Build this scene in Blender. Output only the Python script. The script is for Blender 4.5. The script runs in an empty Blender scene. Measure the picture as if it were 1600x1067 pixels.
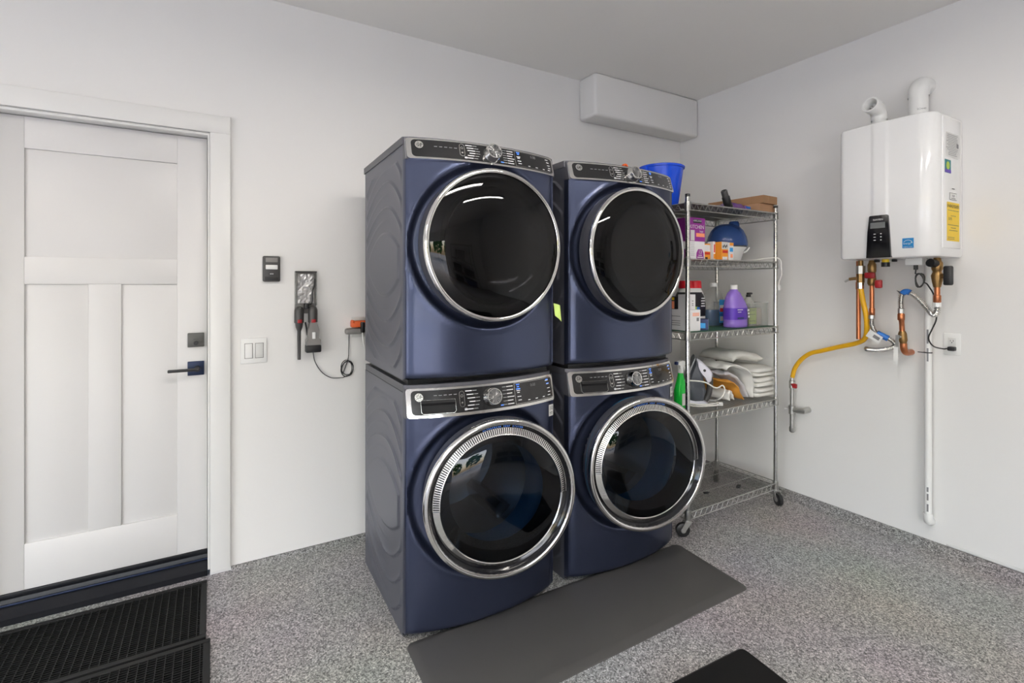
import bpy, bmesh, math, random
from mathutils import Vector, Matrix
random.seed(7)
PI = math.pi
SC = bpy.context.scene
COL = SC.collection

# ------------------------------------------------------------------ camera
cam_d = bpy.data.cameras.new('camera')
cam = bpy.data.objects.new('camera', cam_d)
COL.objects.link(cam)
cam.location = (0, 0, 1.425)
cam.rotation_euler = (PI / 2, 0, -0.535631)
cam_d.sensor_width = 36
cam_d.lens = 36 * 787.34 / 1600
cam_d.shift_y = -(533.5 - 444.26) / 1600
cam_d.clip_start = 0.05
SC.camera = cam

# ------------------------------------------------------------------ world / exposure
world = bpy.data.worlds.new('sky')
SC.world = world
world.use_nodes = True
wn = world.node_tree
wn.nodes.clear()
wo = wn.nodes.new('ShaderNodeOutputWorld')
bg = wn.nodes.new('ShaderNodeBackground')
sky = wn.nodes.new('ShaderNodeTexSky')
sky.sky_type = 'NISHITA'
sky.sun_disc = False
sky.sun_elevation = math.radians(50)
sky.sun_rotation = math.radians(200)
sky.air_density = 1.0
sky.dust_density = 3.0
bg.inputs['Strength'].default_value = 1.7
wn.links.new(sky.outputs[0], bg.inputs[0])
wn.links.new(bg.outputs[0], wo.inputs[0])
SC.view_settings.view_transform = 'Standard'
SC.view_settings.look = 'None'
SC.view_settings.gamma = 1
SC.view_settings.use_curve_mapping = False
SC.view_settings.exposure = -0.34
LAMP_STRENGTH = 104.0
SC.cycles.transparent_max_bounces = 32

# ------------------------------------------------------------------ materials
MATS = {}
def pm(name, col, rough=0.5, metal=0.0, var=0.0, vscale=8.0, bump=0.0, bscale=200.0, coat=0.0, spec=0.5, emit=None, estr=0.0, aniso=0.0):
    m = bpy.data.materials.new(name)
    m.use_nodes = True
    nt = m.node_tree
    b = nt.nodes['Principled BSDF']
    c4 = (col[0], col[1], col[2], 1)
    b.inputs['Base Color'].default_value = c4
    b.inputs['Roughness'].default_value = rough
    b.inputs['Metallic'].default_value = metal
    b.inputs['Specular IOR Level'].default_value = spec
    b.inputs['Coat Weight'].default_value = coat
    b.inputs['Coat Roughness'].default_value = 0.05
    if aniso:
        b.inputs['Anisotropic'].default_value = aniso
    if emit:
        b.inputs['Emission Color'].default_value = (emit[0], emit[1], emit[2], 1)
        b.inputs['Emission Strength'].default_value = estr
    tc = nt.nodes.new('ShaderNodeTexCoord')
    if var:
        n = nt.nodes.new('ShaderNodeTexNoise')
        n.inputs['Scale'].default_value = vscale
        n.inputs['Detail'].default_value = 4
        r = nt.nodes.new('ShaderNodeMixRGB')
        r.inputs[1].default_value = tuple(x * (1 - var) for x in col) + (1,)
        r.inputs[2].default_value = tuple(min(1, x * (1 + var)) for x in col) + (1,)
        nt.links.new(tc.outputs['Object'], n.inputs['Vector'])
        nt.links.new(n.outputs['Fac'], r.inputs[0])
        nt.links.new(r.outputs[0], b.inputs['Base Color'])
    if bump:
        n2 = nt.nodes.new('ShaderNodeTexNoise')
        n2.inputs['Scale'].default_value = bscale
        n2.inputs['Detail'].default_value = 3
        bp = nt.nodes.new('ShaderNodeBump')
        bp.inputs['Strength'].default_value = bump
        bp.inputs['Distance'].default_value = 0.002
        nt.links.new(tc.outputs['Object'], n2.inputs['Vector'])
        nt.links.new(n2.outputs['Fac'], bp.inputs['Height'])
        nt.links.new(bp.outputs[0], b.inputs['Normal'])
    MATS[name] = m
    return m

def glassy(name, tint, ior=1.5, rough=0.01, body=None, bodyfac=0.0):
    """thin tinted pane: transparent tint, fresnel gloss, optional cloudy body"""
    m = bpy.data.materials.new(name)
    m.use_nodes = True
    nt = m.node_tree
    nt.nodes.clear()
    out = nt.nodes.new('ShaderNodeOutputMaterial')
    tr = nt.nodes.new('ShaderNodeBsdfTransparent')
    tr.inputs[0].default_value = tuple(tint) + (1,)
    gl = nt.nodes.new('ShaderNodeBsdfGlossy')
    gl.inputs['Roughness'].default_value = rough
    lw = nt.nodes.new('ShaderNodeLayerWeight')
    lw.inputs['Blend'].default_value = 0.5
    pw = nt.nodes.new('ShaderNodeMath')
    pw.operation = 'POWER'
    pw.inputs[1].default_value = 5.0
    fr = nt.nodes.new('ShaderNodeMath')
    fr.operation = 'MULTIPLY_ADD'
    f0 = ((ior - 1) / (ior + 1)) ** 2
    fr.inputs[1].default_value = 0.85 - f0
    fr.inputs[2].default_value = f0
    nt.links.new(lw.outputs['Facing'], pw.inputs[0])
    nt.links.new(pw.outputs[0], fr.inputs[0])
    base = tr.outputs[0]
    if body:
        df = nt.nodes.new('ShaderNodeBsdfDiffuse')
        df.inputs[0].default_value = tuple(body) + (1,)
        mx0 = nt.nodes.new('ShaderNodeMixShader')
        mx0.inputs[0].default_value = bodyfac
        nt.links.new(tr.outputs[0], mx0.inputs[1])
        nt.links.new(df.outputs[0], mx0.inputs[2])
        base = mx0.outputs[0]
    mx = nt.nodes.new('ShaderNodeMixShader')
    nt.links.new(fr.outputs[0], mx.inputs[0])
    nt.links.new(base, mx.inputs[1])
    nt.links.new(gl.outputs[0], mx.inputs[2])
    nt.links.new(mx.outputs[0], out.inputs[0])
    MATS[name] = m
    return m

def flake_mat(name, dark=1.0):
    """decorative epoxy flake floor"""
    m = bpy.data.materials.new(name)
    m.use_nodes = True
    nt = m.node_tree
    b = nt.nodes['Principled BSDF']
    tc = nt.nodes.new('ShaderNodeTexCoord')
    v = nt.nodes.new('ShaderNodeTexVoronoi')
    v.inputs['Scale'].default_value = 300
    v2 = nt.nodes.new('ShaderNodeTexVoronoi')
    v2.inputs['Scale'].default_value = 170
    sep = nt.nodes.new('ShaderNodeSeparateColor')
    sep2 = nt.nodes.new('ShaderNodeSeparateColor')
    mixv = nt.nodes.new('ShaderNodeMath')
    mixv.operation = 'ADD'
    half = nt.nodes.new('ShaderNodeMath')
    half.operation = 'MULTIPLY'
    half.inputs[1].default_value = 0.5
    cr = nt.nodes.new('ShaderNodeValToRGB')
    els = cr.color_ramp.elements
    stops = [(0.0, 0.04), (0.22, 0.13), (0.40, 0.27), (0.58, 0.42), (0.75, 0.58), (0.92, 0.85), (1.0, 0.88)]
    els[0].position, els[1].position = 0.0, 1.0
    for p, g in stops[1:-1]:
        els.new(p)
    for e, (p, g) in zip(sorted(els, key=lambda e: e.position), stops):
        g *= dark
        e.color = (g * 1.0, g * 0.965, g * 0.94, 1)
    n = nt.nodes.new('ShaderNodeTexNoise')
    n.inputs['Scale'].default_value = 1.6
    hs = nt.nodes.new('ShaderNodeMixRGB')
    hs.blend_type = 'MULTIPLY'
    hs.inputs[0].default_value = 0.25
    for vv, ss in ((v, sep), (v2, sep2)):
        nt.links.new(tc.outputs['Object'], vv.inputs['Vector'])
        nt.links.new(vv.outputs['Color'], ss.inputs[0])
    nt.links.new(sep.outputs[0], mixv.inputs[0])
    nt.links.new(sep2.outputs[1], mixv.inputs[1])
    nt.links.new(mixv.outputs[0], half.inputs[0])
    nt.links.new(half.outputs[0], cr.inputs[0])
    nt.links.new(tc.outputs['Object'], n.inputs['Vector'])
    nt.links.new(cr.outputs[0], hs.inputs[1])
    nt.links.new(n.outputs['Color'], hs.inputs[2])
    nt.links.new(hs.outputs[0], b.inputs['Base Color'])
    b.inputs['Roughness'].default_value = 0.55
    bp = nt.nodes.new('ShaderNodeBump')
    bp.inputs['Strength'].default_value = 0.25
    bp.inputs['Distance'].default_value = 0.001
    nt.links.new(v.outputs['Distance'], bp.inputs['Height'])
    nt.links.new(bp.outputs[0], b.inputs['Normal'])
    MATS[name] = m
    return m

WALL = pm('wall_paint', (0.80, 0.79, 0.77), 0.6, var=0.012, vscale=2.0, bump=0.12, bscale=60)
CEIL = pm('ceiling_paint', (0.90, 0.885, 0.85), 0.8, var=0.015, vscale=1.5, bump=0.08, bscale=90)
TRIM = pm('trim_paint', (0.78, 0.775, 0.755), 0.35, var=0.008, vscale=4)
DOORP = pm('door_paint', (0.70, 0.69, 0.68), 0.35, var=0.008, vscale=3)
FLOOR = flake_mat('epoxy_flake')
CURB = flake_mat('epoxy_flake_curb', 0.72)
OUTG = pm('concrete_drive', (0.5, 0.49, 0.46), 0.8, var=0.1, vscale=3)
NAVY = pm('navy_metallic_paint', (0.060, 0.073, 0.128), 0.28, 0.85, var=0.02, vscale=30, coat=0.25)
NAVYS = pm('slate_side_paint', (0.135, 0.138, 0.168), 0.38, 0.55, var=0.02, vscale=30)
NAVYD = pm('dark_lid_paint', (0.10, 0.10, 0.115), 0.4, 0.3, var=0.02, vscale=20)
CHROME = pm('chrome', (0.78, 0.77, 0.75), 0.09, 1.0, var=0.01, vscale=5)
SATIN = pm('satin_chrome', (0.66, 0.65, 0.63), 0.22, 1.0, var=0.02, vscale=12)
BRUSH = pm('brushed_disc', (0.30, 0.30, 0.30), 0.25, 1.0, var=0.1, vscale=60, aniso=0.8)
PANELB = pm('gloss_black_panel', (0.012, 0.012, 0.013), 0.16, var=0.05, vscale=10, coat=0.3)
BLACKR = pm('black_plastic', (0.012, 0.012, 0.013), 0.4, var=0.1, vscale=20)
BLACKG = pm('black_gloss', (0.006, 0.006, 0.008), 0.08, var=0.05, vscale=10)
PRINTW = pm('white_print', (0.75, 0.75, 0.75), 0.5, var=0.02, vscale=40)
PRINTG = pm('grey_print', (0.22, 0.22, 0.23), 0.5, var=0.02, vscale=40)
PRINTB = pm('blue_indicator', (0.08, 0.25, 0.85), 0.4, var=0.02, vscale=40, emit=(0.08, 0.25, 0.9), estr=0.5)
DGLASS = glassy('smoked_glass_dryer', (0.17, 0.17, 0.18), 1.5)
WGLASS = glassy('smoked_glass_washer', (0.12, 0.16, 0.21), 1.5)
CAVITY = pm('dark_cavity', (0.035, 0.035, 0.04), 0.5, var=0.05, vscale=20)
BOWLG = pm('smoked_bowl', (0.022, 0.022, 0.024), 0.10, var=0.05, vscale=10)
SLAT = pm('slat_chrome', (0.80, 0.79, 0.78), 0.25, 1.0, var=0.01, vscale=5)
SOLE = pm('dull_soleplate', (0.30, 0.31, 0.33), 0.6, 0.3, var=0.03, vscale=20)
POCK = pm('matt_pocket', (0.008, 0.008, 0.009), 0.55, spec=0.3, var=0.05, vscale=20)
DRUM = pm('drum_steel', (0.45, 0.46, 0.48), 0.28, 1.0, var=0.15, vscale=14)
GASK = pm('blue_gasket', (0.02, 0.16, 0.30), 0.35, var=0.1, vscale=10)
WIRE = pm('zinc_wire', (0.50, 0.50, 0.48), 0.28, 1.0, var=0.05, vscale=50)
POST = pm('chrome_post', (0.66, 0.66, 0.64), 0.2, 1.0, var=0.05, vscale=50)
LINER = pm('grey_liner', (0.32, 0.32, 0.31), 0.6, var=0.05, vscale=6)
LINERG = pm('green_liner', (0.02, 0.09, 0.05), 0.6, var=0.05, vscale=6)
RUBK = pm('black_rubber', (0.004, 0.004, 0.004), 0.6, spec=0.25, var=0.15, vscale=30, bump=0.2, bscale=300)
RUBK2 = pm('black_rubber_frame', (0.010, 0.010, 0.0098), 0.55, spec=0.3, var=0.1, vscale=30)
RUBG = pm('grey_foam_mat', (0.062, 0.060, 0.058), 0.5, var=0.06, vscale=5, bump=0.1, bscale=250)
BRONZE = pm('dark_bronze', (0.009, 0.010, 0.014), 0.35, 0.3, var=0.08, vscale=15)
GREYLOCK = pm('grey_lock', (0.10, 0.10, 0.095), 0.4, 0.4, var=0.05, vscale=15)
NAVYPL = pm('navy_plate', (0.02, 0.032, 0.075), 0.35, 0.5, var=0.05, vscale=15)
WHITEP = pm('white_plastic', (0.82, 0.82, 0.80), 0.3, var=0.01, vscale=10)
WHITEP2 = pm('off_white_plastic', (0.66, 0.66, 0.64), 0.35, var=0.01, vscale=10)
ENAMEL = pm('white_enamel', (0.86, 0.86, 0.85), 0.16, var=0.006, vscale=4, coat=0.4)
PVC = pm('white_pvc', (0.82, 0.82, 0.80), 0.28, var=0.012, vscale=12)
PVCIN = pm('pvc_inside', (0.5, 0.5, 0.49), 0.5, var=0.02, vscale=12)
COPPER = pm('copper', (0.55, 0.20, 0.09), 0.3, 0.95, var=0.25, vscale=25)
BRASS = pm('aged_brass', (0.30, 0.18, 0.07), 0.4, 0.9, var=0.3, vscale=40)
STEEL = pm('galvanised_steel', (0.50, 0.50, 0.48), 0.35, 0.9, var=0.15, vscale=60)
FLEX = pm('corrugated_steel', (0.68, 0.67, 0.64), 0.22, 1.0, var=0.08, vscale=40)
YELH = pm('yellow_coated_hose', (0.80, 0.43, 0.01), 0.38, var=0.05, vscale=15)
YEL = pm('yellow_sticker', (0.90, 0.62, 0.03), 0.5, var=0.02, vscale=15)
REDH = pm('red_handle', (0.35, 0.015, 0.02), 0.35, var=0.1, vscale=15)
BLUT = pm('blue_wrap', (0.02, 0.16, 0.55), 0.4, var=0.1, vscale=30)
ORANGE = pm('orange_plastic', (0.75, 0.12, 0.02), 0.45, var=0.08, vscale=30)
GREYP = pm('grey_plastic', (0.23, 0.22, 0.21), 0.4, var=0.05, vscale=20)
DGREYP = pm('dark_grey_plastic', (0.055, 0.053, 0.052), 0.35, var=0.08, vscale=20)
CLEARP = glassy('clear_plastic', (0.88, 0.89, 0.88), 1.45, 0.05, body=(0.8, 0.8, 0.78), bodyfac=0.12)
FROST = glassy('frosted_plastic', (0.8, 0.81, 0.8), 1.45, 0.12, body=(0.75, 0.75, 0.72), bodyfac=0.4)
BLUEB = pm('bucket_blue', (0.005, 0.075, 0.70), 0.25, var=0.03, vscale=8)
BLUETANK = glassy('blue_tank', (0.26, 0.38, 0.66), 1.45, 0.03, body=(0.08, 0.18, 0.50), bodyfac=0.4)
PURPLE = pm('purple_card', (0.28, 0.025, 0.27), 0.45, var=0.03, vscale=8)
DPURPLE = pm('dark_purple_card', (0.19, 0.015, 0.19), 0.45, var=0.03, vscale=8)
WCARD = pm('white_card', (0.80, 0.79, 0.80), 0.5, var=0.02, vscale=15)
ORCARD = pm('orange_card', (0.85, 0.33, 0.03), 0.5, var=0.04, vscale=15)
SALMON = pm('salmon_print', (0.95, 0.33, 0.16), 0.5, var=0.02, vscale=15)
REDP = pm('red_plastic', (0.55, 0.01, 0.02), 0.3, var=0.05, vscale=15)
REDPR = pm('red_print', (0.6, 0.03, 0.02), 0.5, var=0.02, vscale=15)
LILAC = pm('lilac_cleaner', (0.27, 0.16, 0.58), 0.25, var=0.04, vscale=10)
VIOLET = pm('violet_label', (0.10, 0.035, 0.42), 0.45, var=0.04, vscale=10)
BLULIQ = pm('blue_liquid', (0.003, 0.075, 0.20), 0.15, var=0.05, vscale=10)
SKYB = pm('sky_blue_label', (0.03, 0.33, 0.75), 0.45, var=0.05, vscale=10)
NAVYL = pm('navy_card', (0.015, 0.03, 0.12), 0.45, var=0.05, vscale=10)
LIME = pm('lime_label', (0.45, 0.60, 0.07), 0.5, var=0.03, vscale=10)
GREENL = pm('green_cleaner', (0.01, 0.55, 0.05), 0.25, var=0.05, vscale=10)
NOTE = pm('lime_note', (0.60, 0.80, 0.20), 0.6, var=0.15, vscale=30)
CARDB = pm('cardboard', (0.36, 0.20, 0.10), 0.8, var=0.1, vscale=20, bump=0.15, bscale=80)
CARDB2 = pm('tan_cardboard', (0.47, 0.27, 0.15), 0.75, var=0.1, vscale=14, bump=0.15, bscale=80)
LINEN = pm('white_towel', (0.80, 0.79, 0.75), 0.95, var=0.05, vscale=25, bump=0.9, bscale=240)
CLOTHG = pm('grey_cloth', (0.58, 0.57, 0.60), 0.95, var=0.15, vscale=25, bump=0.5, bscale=200)
CLOTHO = pm('orange_cloth', (0.72, 0.32, 0.04), 0.9, var=0.1, vscale=25, bump=0.5, bscale=200)
IRONG = glassy('smoky_tank', (0.25, 0.28, 0.32), 1.45, 0.25, body=(0.10, 0.11, 0.13), bodyfac=0.85)
IRONW = pm('lilac_white', (0.74, 0.73, 0.82), 0.3, var=0.02, vscale=10)
WCORD = pm('white_cord', (0.82, 0.80, 0.76), 0.45, var=0.02, vscale=20)
BCORD = pm('black_cord', (0.02, 0.02, 0.02), 0.45, var=0.1, vscale=30)
GLITTER = pm('crinkled_film', (0.62, 0.61, 0.60), 0.3, 0.5, var=0.25, vscale=60, bump=0.8, bscale=70)
PURFILM = glassy('purple_film', (0.45, 0.30, 0.60), 1.4, 0.1, body=(0.24, 0.11, 0.38), bodyfac=0.6)
ESBLUE = pm('energy_blue', (0.01, 0.22, 0.52), 0.45, var=0.02, vscale=10)
LCD = pm('lcd_grey', (0.16, 0.17, 0.17), 0.2, var=0.1, vscale=25)
LAMPH = pm('lamp_housing', (0.7, 0.7, 0.7), 0.5, var=0.02, vscale=10)
TUBE = pm('lamp_tube', (0.9, 0.9, 0.9), 0.5, var=0.01, vscale=10, emit=(1.0, 0.945, 0.875), estr=LAMP_STRENGTH)
TEAL = pm('teal_print', (0.02, 0.20, 0.22), 0.5, var=0.3, vscale=60)
LEAFG = pm('hedge_green', (0.10, 0.22, 0.05), 0.7, var=0.5, vscale=9)

# ------------------------------------------------------------------ mesh builder
_TXT = {}
def text_geo(s):
    if s not in _TXT:
        cu = bpy.data.curves.new('lettering', 'FONT')
        cu.body = s
        cu.size = 1.0
        cu.align_x = 'CENTER'
        cu.align_y = 'CENTER'
        cu.resolution_u = 3
        ob = bpy.data.objects.new('lettering', cu)
        me = bpy.data.meshes.new_from_object(ob)
        _TXT[s] = ([v.co.copy() for v in me.vertices], [tuple(p.vertices) for p in me.polygons])
        bpy.data.objects.remove(ob)
        bpy.data.curves.remove(cu)
        bpy.data.meshes.remove(me)
    return _TXT[s]

def frame(o, x, y, z):
    x, y, z = Vector(x), Vector(y), Vector(z)
    M = Matrix(((x.x, y.x, z.x, o[0]), (x.y, y.y, z.y, o[1]), (x.z, y.z, z.z, o[2]), (0, 0, 0, 1)))
    return M
def face_y(o): return frame(o, (1, 0, 0), (0, 0, 1), (0, -1, 0))     # faces -y
def face_x(o): return frame(o, (0, -1, 0), (0, 0, 1), (-1, 0, 0))    # faces -x

def spline(pts, n=8):
    P = [Vector(p) for p in pts]
    P = [P[0] * 2 - P[1]] + P + [P[-1] * 2 - P[-2]]
    out = []
    for i in range(1, len(P) - 2):
        a, b, c, d = P[i - 1], P[i], P[i + 1], P[i + 2]
        for k in range(n):
            t = k / n
            out.append(0.5 * ((2 * b) + (c - a) * t + (2 * a - 5 * b + 4 * c - d) * t * t + (3 * b - a - 3 * c + d) * t ** 3))
    out.append(P[-2])
    return out

class MB:
    def __init__(self):
        self.v, self.f = [], []
    def add(self, vs, fs):
        o = len(self.v)
        self.v += [Vector(p) for p in vs]
        self.f += [tuple(i + o for i in f) for f in fs]
        return self
    def box(self, a, b):
        x0, y0, z0 = a
        x1, y1, z1 = b
        return self.add([(x0, y0, z0), (x1, y0, z0), (x1, y1, z0), (x0, y1, z0), (x0, y0, z1), (x1, y0, z1), (x1, y1, z1), (x0, y1, z1)],
                        [(0, 3, 2, 1), (4, 5, 6, 7), (0, 1, 5, 4), (1, 2, 6, 5), (2, 3, 7, 6), (3, 0, 4, 7)])
    def rbox(self, a, b, r=0.004, seg=2, M=None):
        bm = bmesh.new()
        bmesh.ops.create_cube(bm, size=1)
        c = (Vector(a) + Vector(b)) / 2
        d = Vector(b) - Vector(a)
        for v in bm.verts:
            v.co = Vector((v.co.x * d.x, v.co.y * d.y, v.co.z * d.z)) + c
        r = min(r, 0.49 * min(abs(d.x), abs(d.y), abs(d.z)))
        bmesh.ops.bevel(bm, geom=bm.edges[:], offset=r, segments=seg, profile=0.5, affect='EDGES')
        bm.verts.index_update()
        vs = [(M @ v.co) if M else v.co.copy() for v in bm.verts]
        fs = [tuple(v.index for v in f.verts) for f in bm.faces]
        bm.free()
        return self.add(vs, fs)
    def tube(self, pts, r, n=10, cap=True, closed=False):
        P = [Vector(p) for p in pts]
        m = len(P)
        R = r if isinstance(r, (list, tuple)) else [r] * m
        up = None
        vs, fs = [], []
        for i in range(m):
            a = P[i - 1] if (i > 0 or closed) else P[i]
            b = P[(i + 1) % m] if (i < m - 1 or closed) else P[i]
            t = (b - a)
            if t.length < 1e-9:
                t = Vector((0, 0, 1))
            t.normalize()
            if up is None:
                up = Vector((0, 0, 1)) if abs(t.z) < 0.9 else Vector((1, 0, 0))
            s = t.cross(up)
            if s.length < 1e-6:
                s = t.cross(Vector((0.3, 0.9, 0.1)))
            s.normalize()
            up = s.cross(t).normalized()
            for k in range(n):
                an = 2 * PI * k / n
                vs.append(P[i] + (s * math.cos(an) + up * math.sin(an)) * R[i])
        last = m if closed else m - 1
        for i in range(last):
            j = (i + 1) % m
            for k in range(n):
                l = (k + 1) % n
                fs.append((i * n + k, i * n + l, j * n + l, j * n + k))
        if cap and not closed:
            fs.append(tuple(range(n - 1, -1, -1)))
            fs.append(tuple((m - 1) * n + k for k in range(n)))
        return self.add(vs, fs)
    def cyl(self, a, b, r0, r1=None, n=20, cap=True):
        return self.tube([a, b], [r0, r0 if r1 is None else r1], n, cap)
    def rev(self, prof, o=(0, 0, 0), axis='z', n=32, a0=0.0, a1=2 * PI, sx=1.0, sy=1.0):
        full = abs(a1 - a0 - 2 * PI) < 1e-6
        cols = n if full else n + 1
        vs, fs = [], []
        for k in range(cols):
            an = a0 + (a1 - a0) * k / n
            c, s = math.cos(an), math.sin(an)
            for r, h in prof:
                if axis == 'z':
                    p = (r * c * sx, r * s * sy, h)
                elif axis == 'y':      # h goes towards -y (forward), angle in xz
                    p = (r * c * sx, -h, r * s * sy)
                else:                  # axis x, h towards -x
                    p = (-h, -r * c * sx, r * s * sy)
                vs.append((p[0] + o[0], p[1] + o[1], p[2] + o[2]))
        m = len(prof)
        for k in range(n):
            l = (k + 1) % cols
            for i in range(m - 1):
                a, b, c2, d = k * m + i, l * m + i, l * m + i + 1, k * m + i + 1
                if prof[i][0] < 1e-9:
                    fs.append((a, c2, d))
                elif prof[i + 1][0] < 1e-9:
                    fs.append((a, b, d))
                else:
                    fs.append((a, b, c2, d))
        return self.add(vs, fs)
    def grid(self, fn, nu, nv, flip=False):
        vs = [fn(i / nu, j / nv) for j in range(nv + 1) for i in range(nu + 1)]
        fs = []
        for j in range(nv):
            for i in range(nu):
                q = (j * (nu + 1) + i, j * (nu + 1) + i + 1, (j + 1) * (nu + 1) + i + 1, (j + 1) * (nu + 1) + i)
                fs.append(q[::-1] if flip else q)
        return self.add(vs, fs)
    def prism(self, poly, axis, a, b):
        n = len(poly)
        def P(p, h):
            return {'x': (h, p[0], p[1]), 'y': (p[0], h, p[1]), 'z': (p[0], p[1], h)}[axis]
        vs = [P(p, a) for p in poly] + [P(p, b) for p in poly]
        fs = [tuple(range(n))[::-1], tuple(range(n, 2 * n))]
        fs += [(i, (i + 1) % n, n + (i + 1) % n, n + i) for i in range(n)]
        return self.add(vs, fs)
    def ball(self, c, r, n=20, m=12):
        rr = (r, r, r) if not isinstance(r, (tuple, list)) else r
        prof = [(math.sin(PI * i / m), -math.cos(PI * i / m)) for i in range(m + 1)]
        prof[0] = (0, -1)
        prof[-1] = (0, 1)
        o = len(self.v)
        self.rev(prof, (0, 0, 0), 'z', n)
        for i in range(o, len(self.v)):
            p = self.v[i]
            self.v[i] = Vector((c[0] + p.x * rr[0], c[1] + p.y * rr[1], c[2] + p.z * rr[2]))
        return self
    def text(self, s, M, size, sx=1.0, th=0.0006):
        vs, fs = text_geo(s)
        n = len(vs)
        top = [M @ Vector((p.x * size * sx, p.y * size, th)) for p in vs]
        return self.add(top, fs)
    def plate(self, M, w, h, t=0.0006, x=0.0, y=0.0):
        """thin rectangle centred at (x, y) of frame M, face along +z of M"""
        pts = [(x - w / 2, y - h / 2), (x + w / 2, y - h / 2), (x + w / 2, y + h / 2), (x - w / 2, y + h / 2)]
        vs = [M @ Vector((p[0], p[1], 0)) for p in pts] + [M @ Vector((p[0], p[1], t)) for p in pts]
        return self.add(vs, [(3, 2, 1, 0), (4, 5, 6, 7), (0, 1, 5, 4), (1, 2, 6, 5), (2, 3, 7, 6), (3, 0, 4, 7)])
    def xform(self, M, start=0):
        for i in range(start, len(self.v)):
            self.v[i] = M @ self.v[i]
        return self
    def mesh(self, name, mat, smooth=40, fix=True):
        me = bpy.data.meshes.new(name)
        me.from_pydata([tuple(p) for p in self.v], [], self.f)
        me.validate()
        if fix:
            bm = bmesh.new()
            bm.from_mesh(me)
            bmesh.ops.recalc_face_normals(bm, faces=bm.faces[:])
            bm.to_mesh(me)
            bm.free()
        if smooth:
            me.shade_smooth()
            me.set_sharp_from_angle(angle=math.radians(smooth))
        if mat:
            me.materials.append(mat)
        return me
    def build(self, name, mat, parent=None, smooth=40, fix=True):
        o = bpy.data.objects.new(name, self.mesh(name, mat, smooth, fix))
        COL.objects.link(o)
        if parent:
            o.parent = parent
        return o

def tag(o, label, cat, group=None):
    o['label'] = label
    o['category'] = cat
    if group:
        o['group'] = group
    return o
def thing(name, label, cat, loc=(0, 0, 0), rz=0.0, group=None):
    o = bpy.data.objects.new(name, None)
    o.empty_display_size = 0.05
    COL.objects.link(o)
    o.location = loc
    o.rotation_euler = (0, 0, rz)
    return tag(o, label, cat, group)
def struct(o):
    o['kind'] = 'structure'
    return o
def stuff(o):
    o['kind'] = 'stuff'
    return o
def structure(name, loc=(0, 0, 0)):
    o = bpy.data.objects.new(name, None)
    COL.objects.link(o)
    o.location = loc
    return struct(o)
def inst(me, name, parent, loc=(0, 0, 0), rot=(0, 0, 0)):
    o = bpy.data.objects.new(name, me)
    COL.objects.link(o)
    o.parent = parent
    o.location = loc
    o.rotation_euler = rot
    return o
def place(mb, base):
    """move a builder so that its coordinates are relative to base"""
    return mb.xform(Matrix.Translation(-Vector(base)))
def sstep(a, b, x):
    t = max(0, min(1, (x - a) / (b - a)))
    return t * t * (3 - 2 * t)

# ------------------------------------------------------------------ room shell
DX, DY, CZ = 3.331, 2.879, 2.896
XL, YF = -4.6, -4.0
struct(MB().box((XL - 0.2, YF - 0.2, -0.15), (DX + 0.2, DY + 0.4, 0)).build('floor', FLOOR, smooth=0))
struct(MB().box((XL - 0.2, YF - 0.2, CZ), (DX + 0.2, DY + 0.4, CZ + 0.1)).build('ceiling', CEIL, smooth=0))
DL, DRx, DT = -0.84, -0.012, 2.165       # door opening in the back wall
w = MB()
w.box((XL, DY, 0), (DL, DY + 0.15, CZ)).box((DRx, DY, 0), (DX + 0.2, DY + 0.15, CZ)).box((DL, DY, DT), (DRx, DY + 0.15, CZ))
struct(w.build('wall_back', WALL, smooth=0))
struct(MB().box((DX, YF, 0), (DX + 0.15, DY, CZ)).build('wall_right', WALL, smooth=0))
GX0, GX1, GZ = -3.6, 0.2, 2.2          # open garage doorway behind the camera
w = MB()
w.box((XL, YF - 0.15, 0), (GX0, YF, CZ)).box((GX1, YF - 0.15, 0), (DX, YF, CZ)).box((GX0, YF - 0.15, GZ), (GX1, YF, CZ))
struct(w.build('wall_front', WALL, smooth=0))
SY0, SY1 = -3.2, 1.0                   # second open doorway at the side
w = MB()
w.box((XL - 0.15, YF, 0), (XL, SY0, CZ)).box((XL - 0.15, SY1, 0), (XL, DY, CZ)).box((XL - 0.15, SY0, GZ), (XL, SY1, CZ))
struct(w.build('wall_left', WALL, smooth=0))
struct(MB().box((-40, -40, -0.36), (30, 30, -0.16)).build('driveway', OUTG, smooth=0))
struct(MB().rbox((2.268, 2.697, 2.597), (DX - 0.0005, DY - 0.0005, CZ - 0.0005), 0.022, 3).build('soffit', WALL, smooth=60))

# epoxy coated curb along the foot of the right wall and low lip along the back wall
def curb_profile(h, d):
    pts = [(0, 0), (d, 0)]
    for i in range(1, 7):
        a = i / 6 * PI / 2
        pts.append((d - (d - 0.012) * math.sin(a) * 0.75, h * (1 - math.cos(a)) * 0.75 + 0.002))
    pts += [(0.014, h), (0, h)]
    return pts
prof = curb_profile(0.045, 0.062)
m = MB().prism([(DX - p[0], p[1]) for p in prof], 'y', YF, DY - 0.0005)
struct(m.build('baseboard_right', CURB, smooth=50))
prof = curb_profile(0.020, 0.022)
m = MB().prism([(DY - p[0], p[1]) for p in prof], 'x', 0.078, DX - 0.064)
struct(m.build('baseboard_back', CURB, smooth=50))
m = MB().rbox((DX - 0.007, YF, 0.047), (DX - 0.0002, 1.115, 0.062), 0.003, 2)
struct(m.build('trim_2', TRIM, smooth=60))

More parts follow.
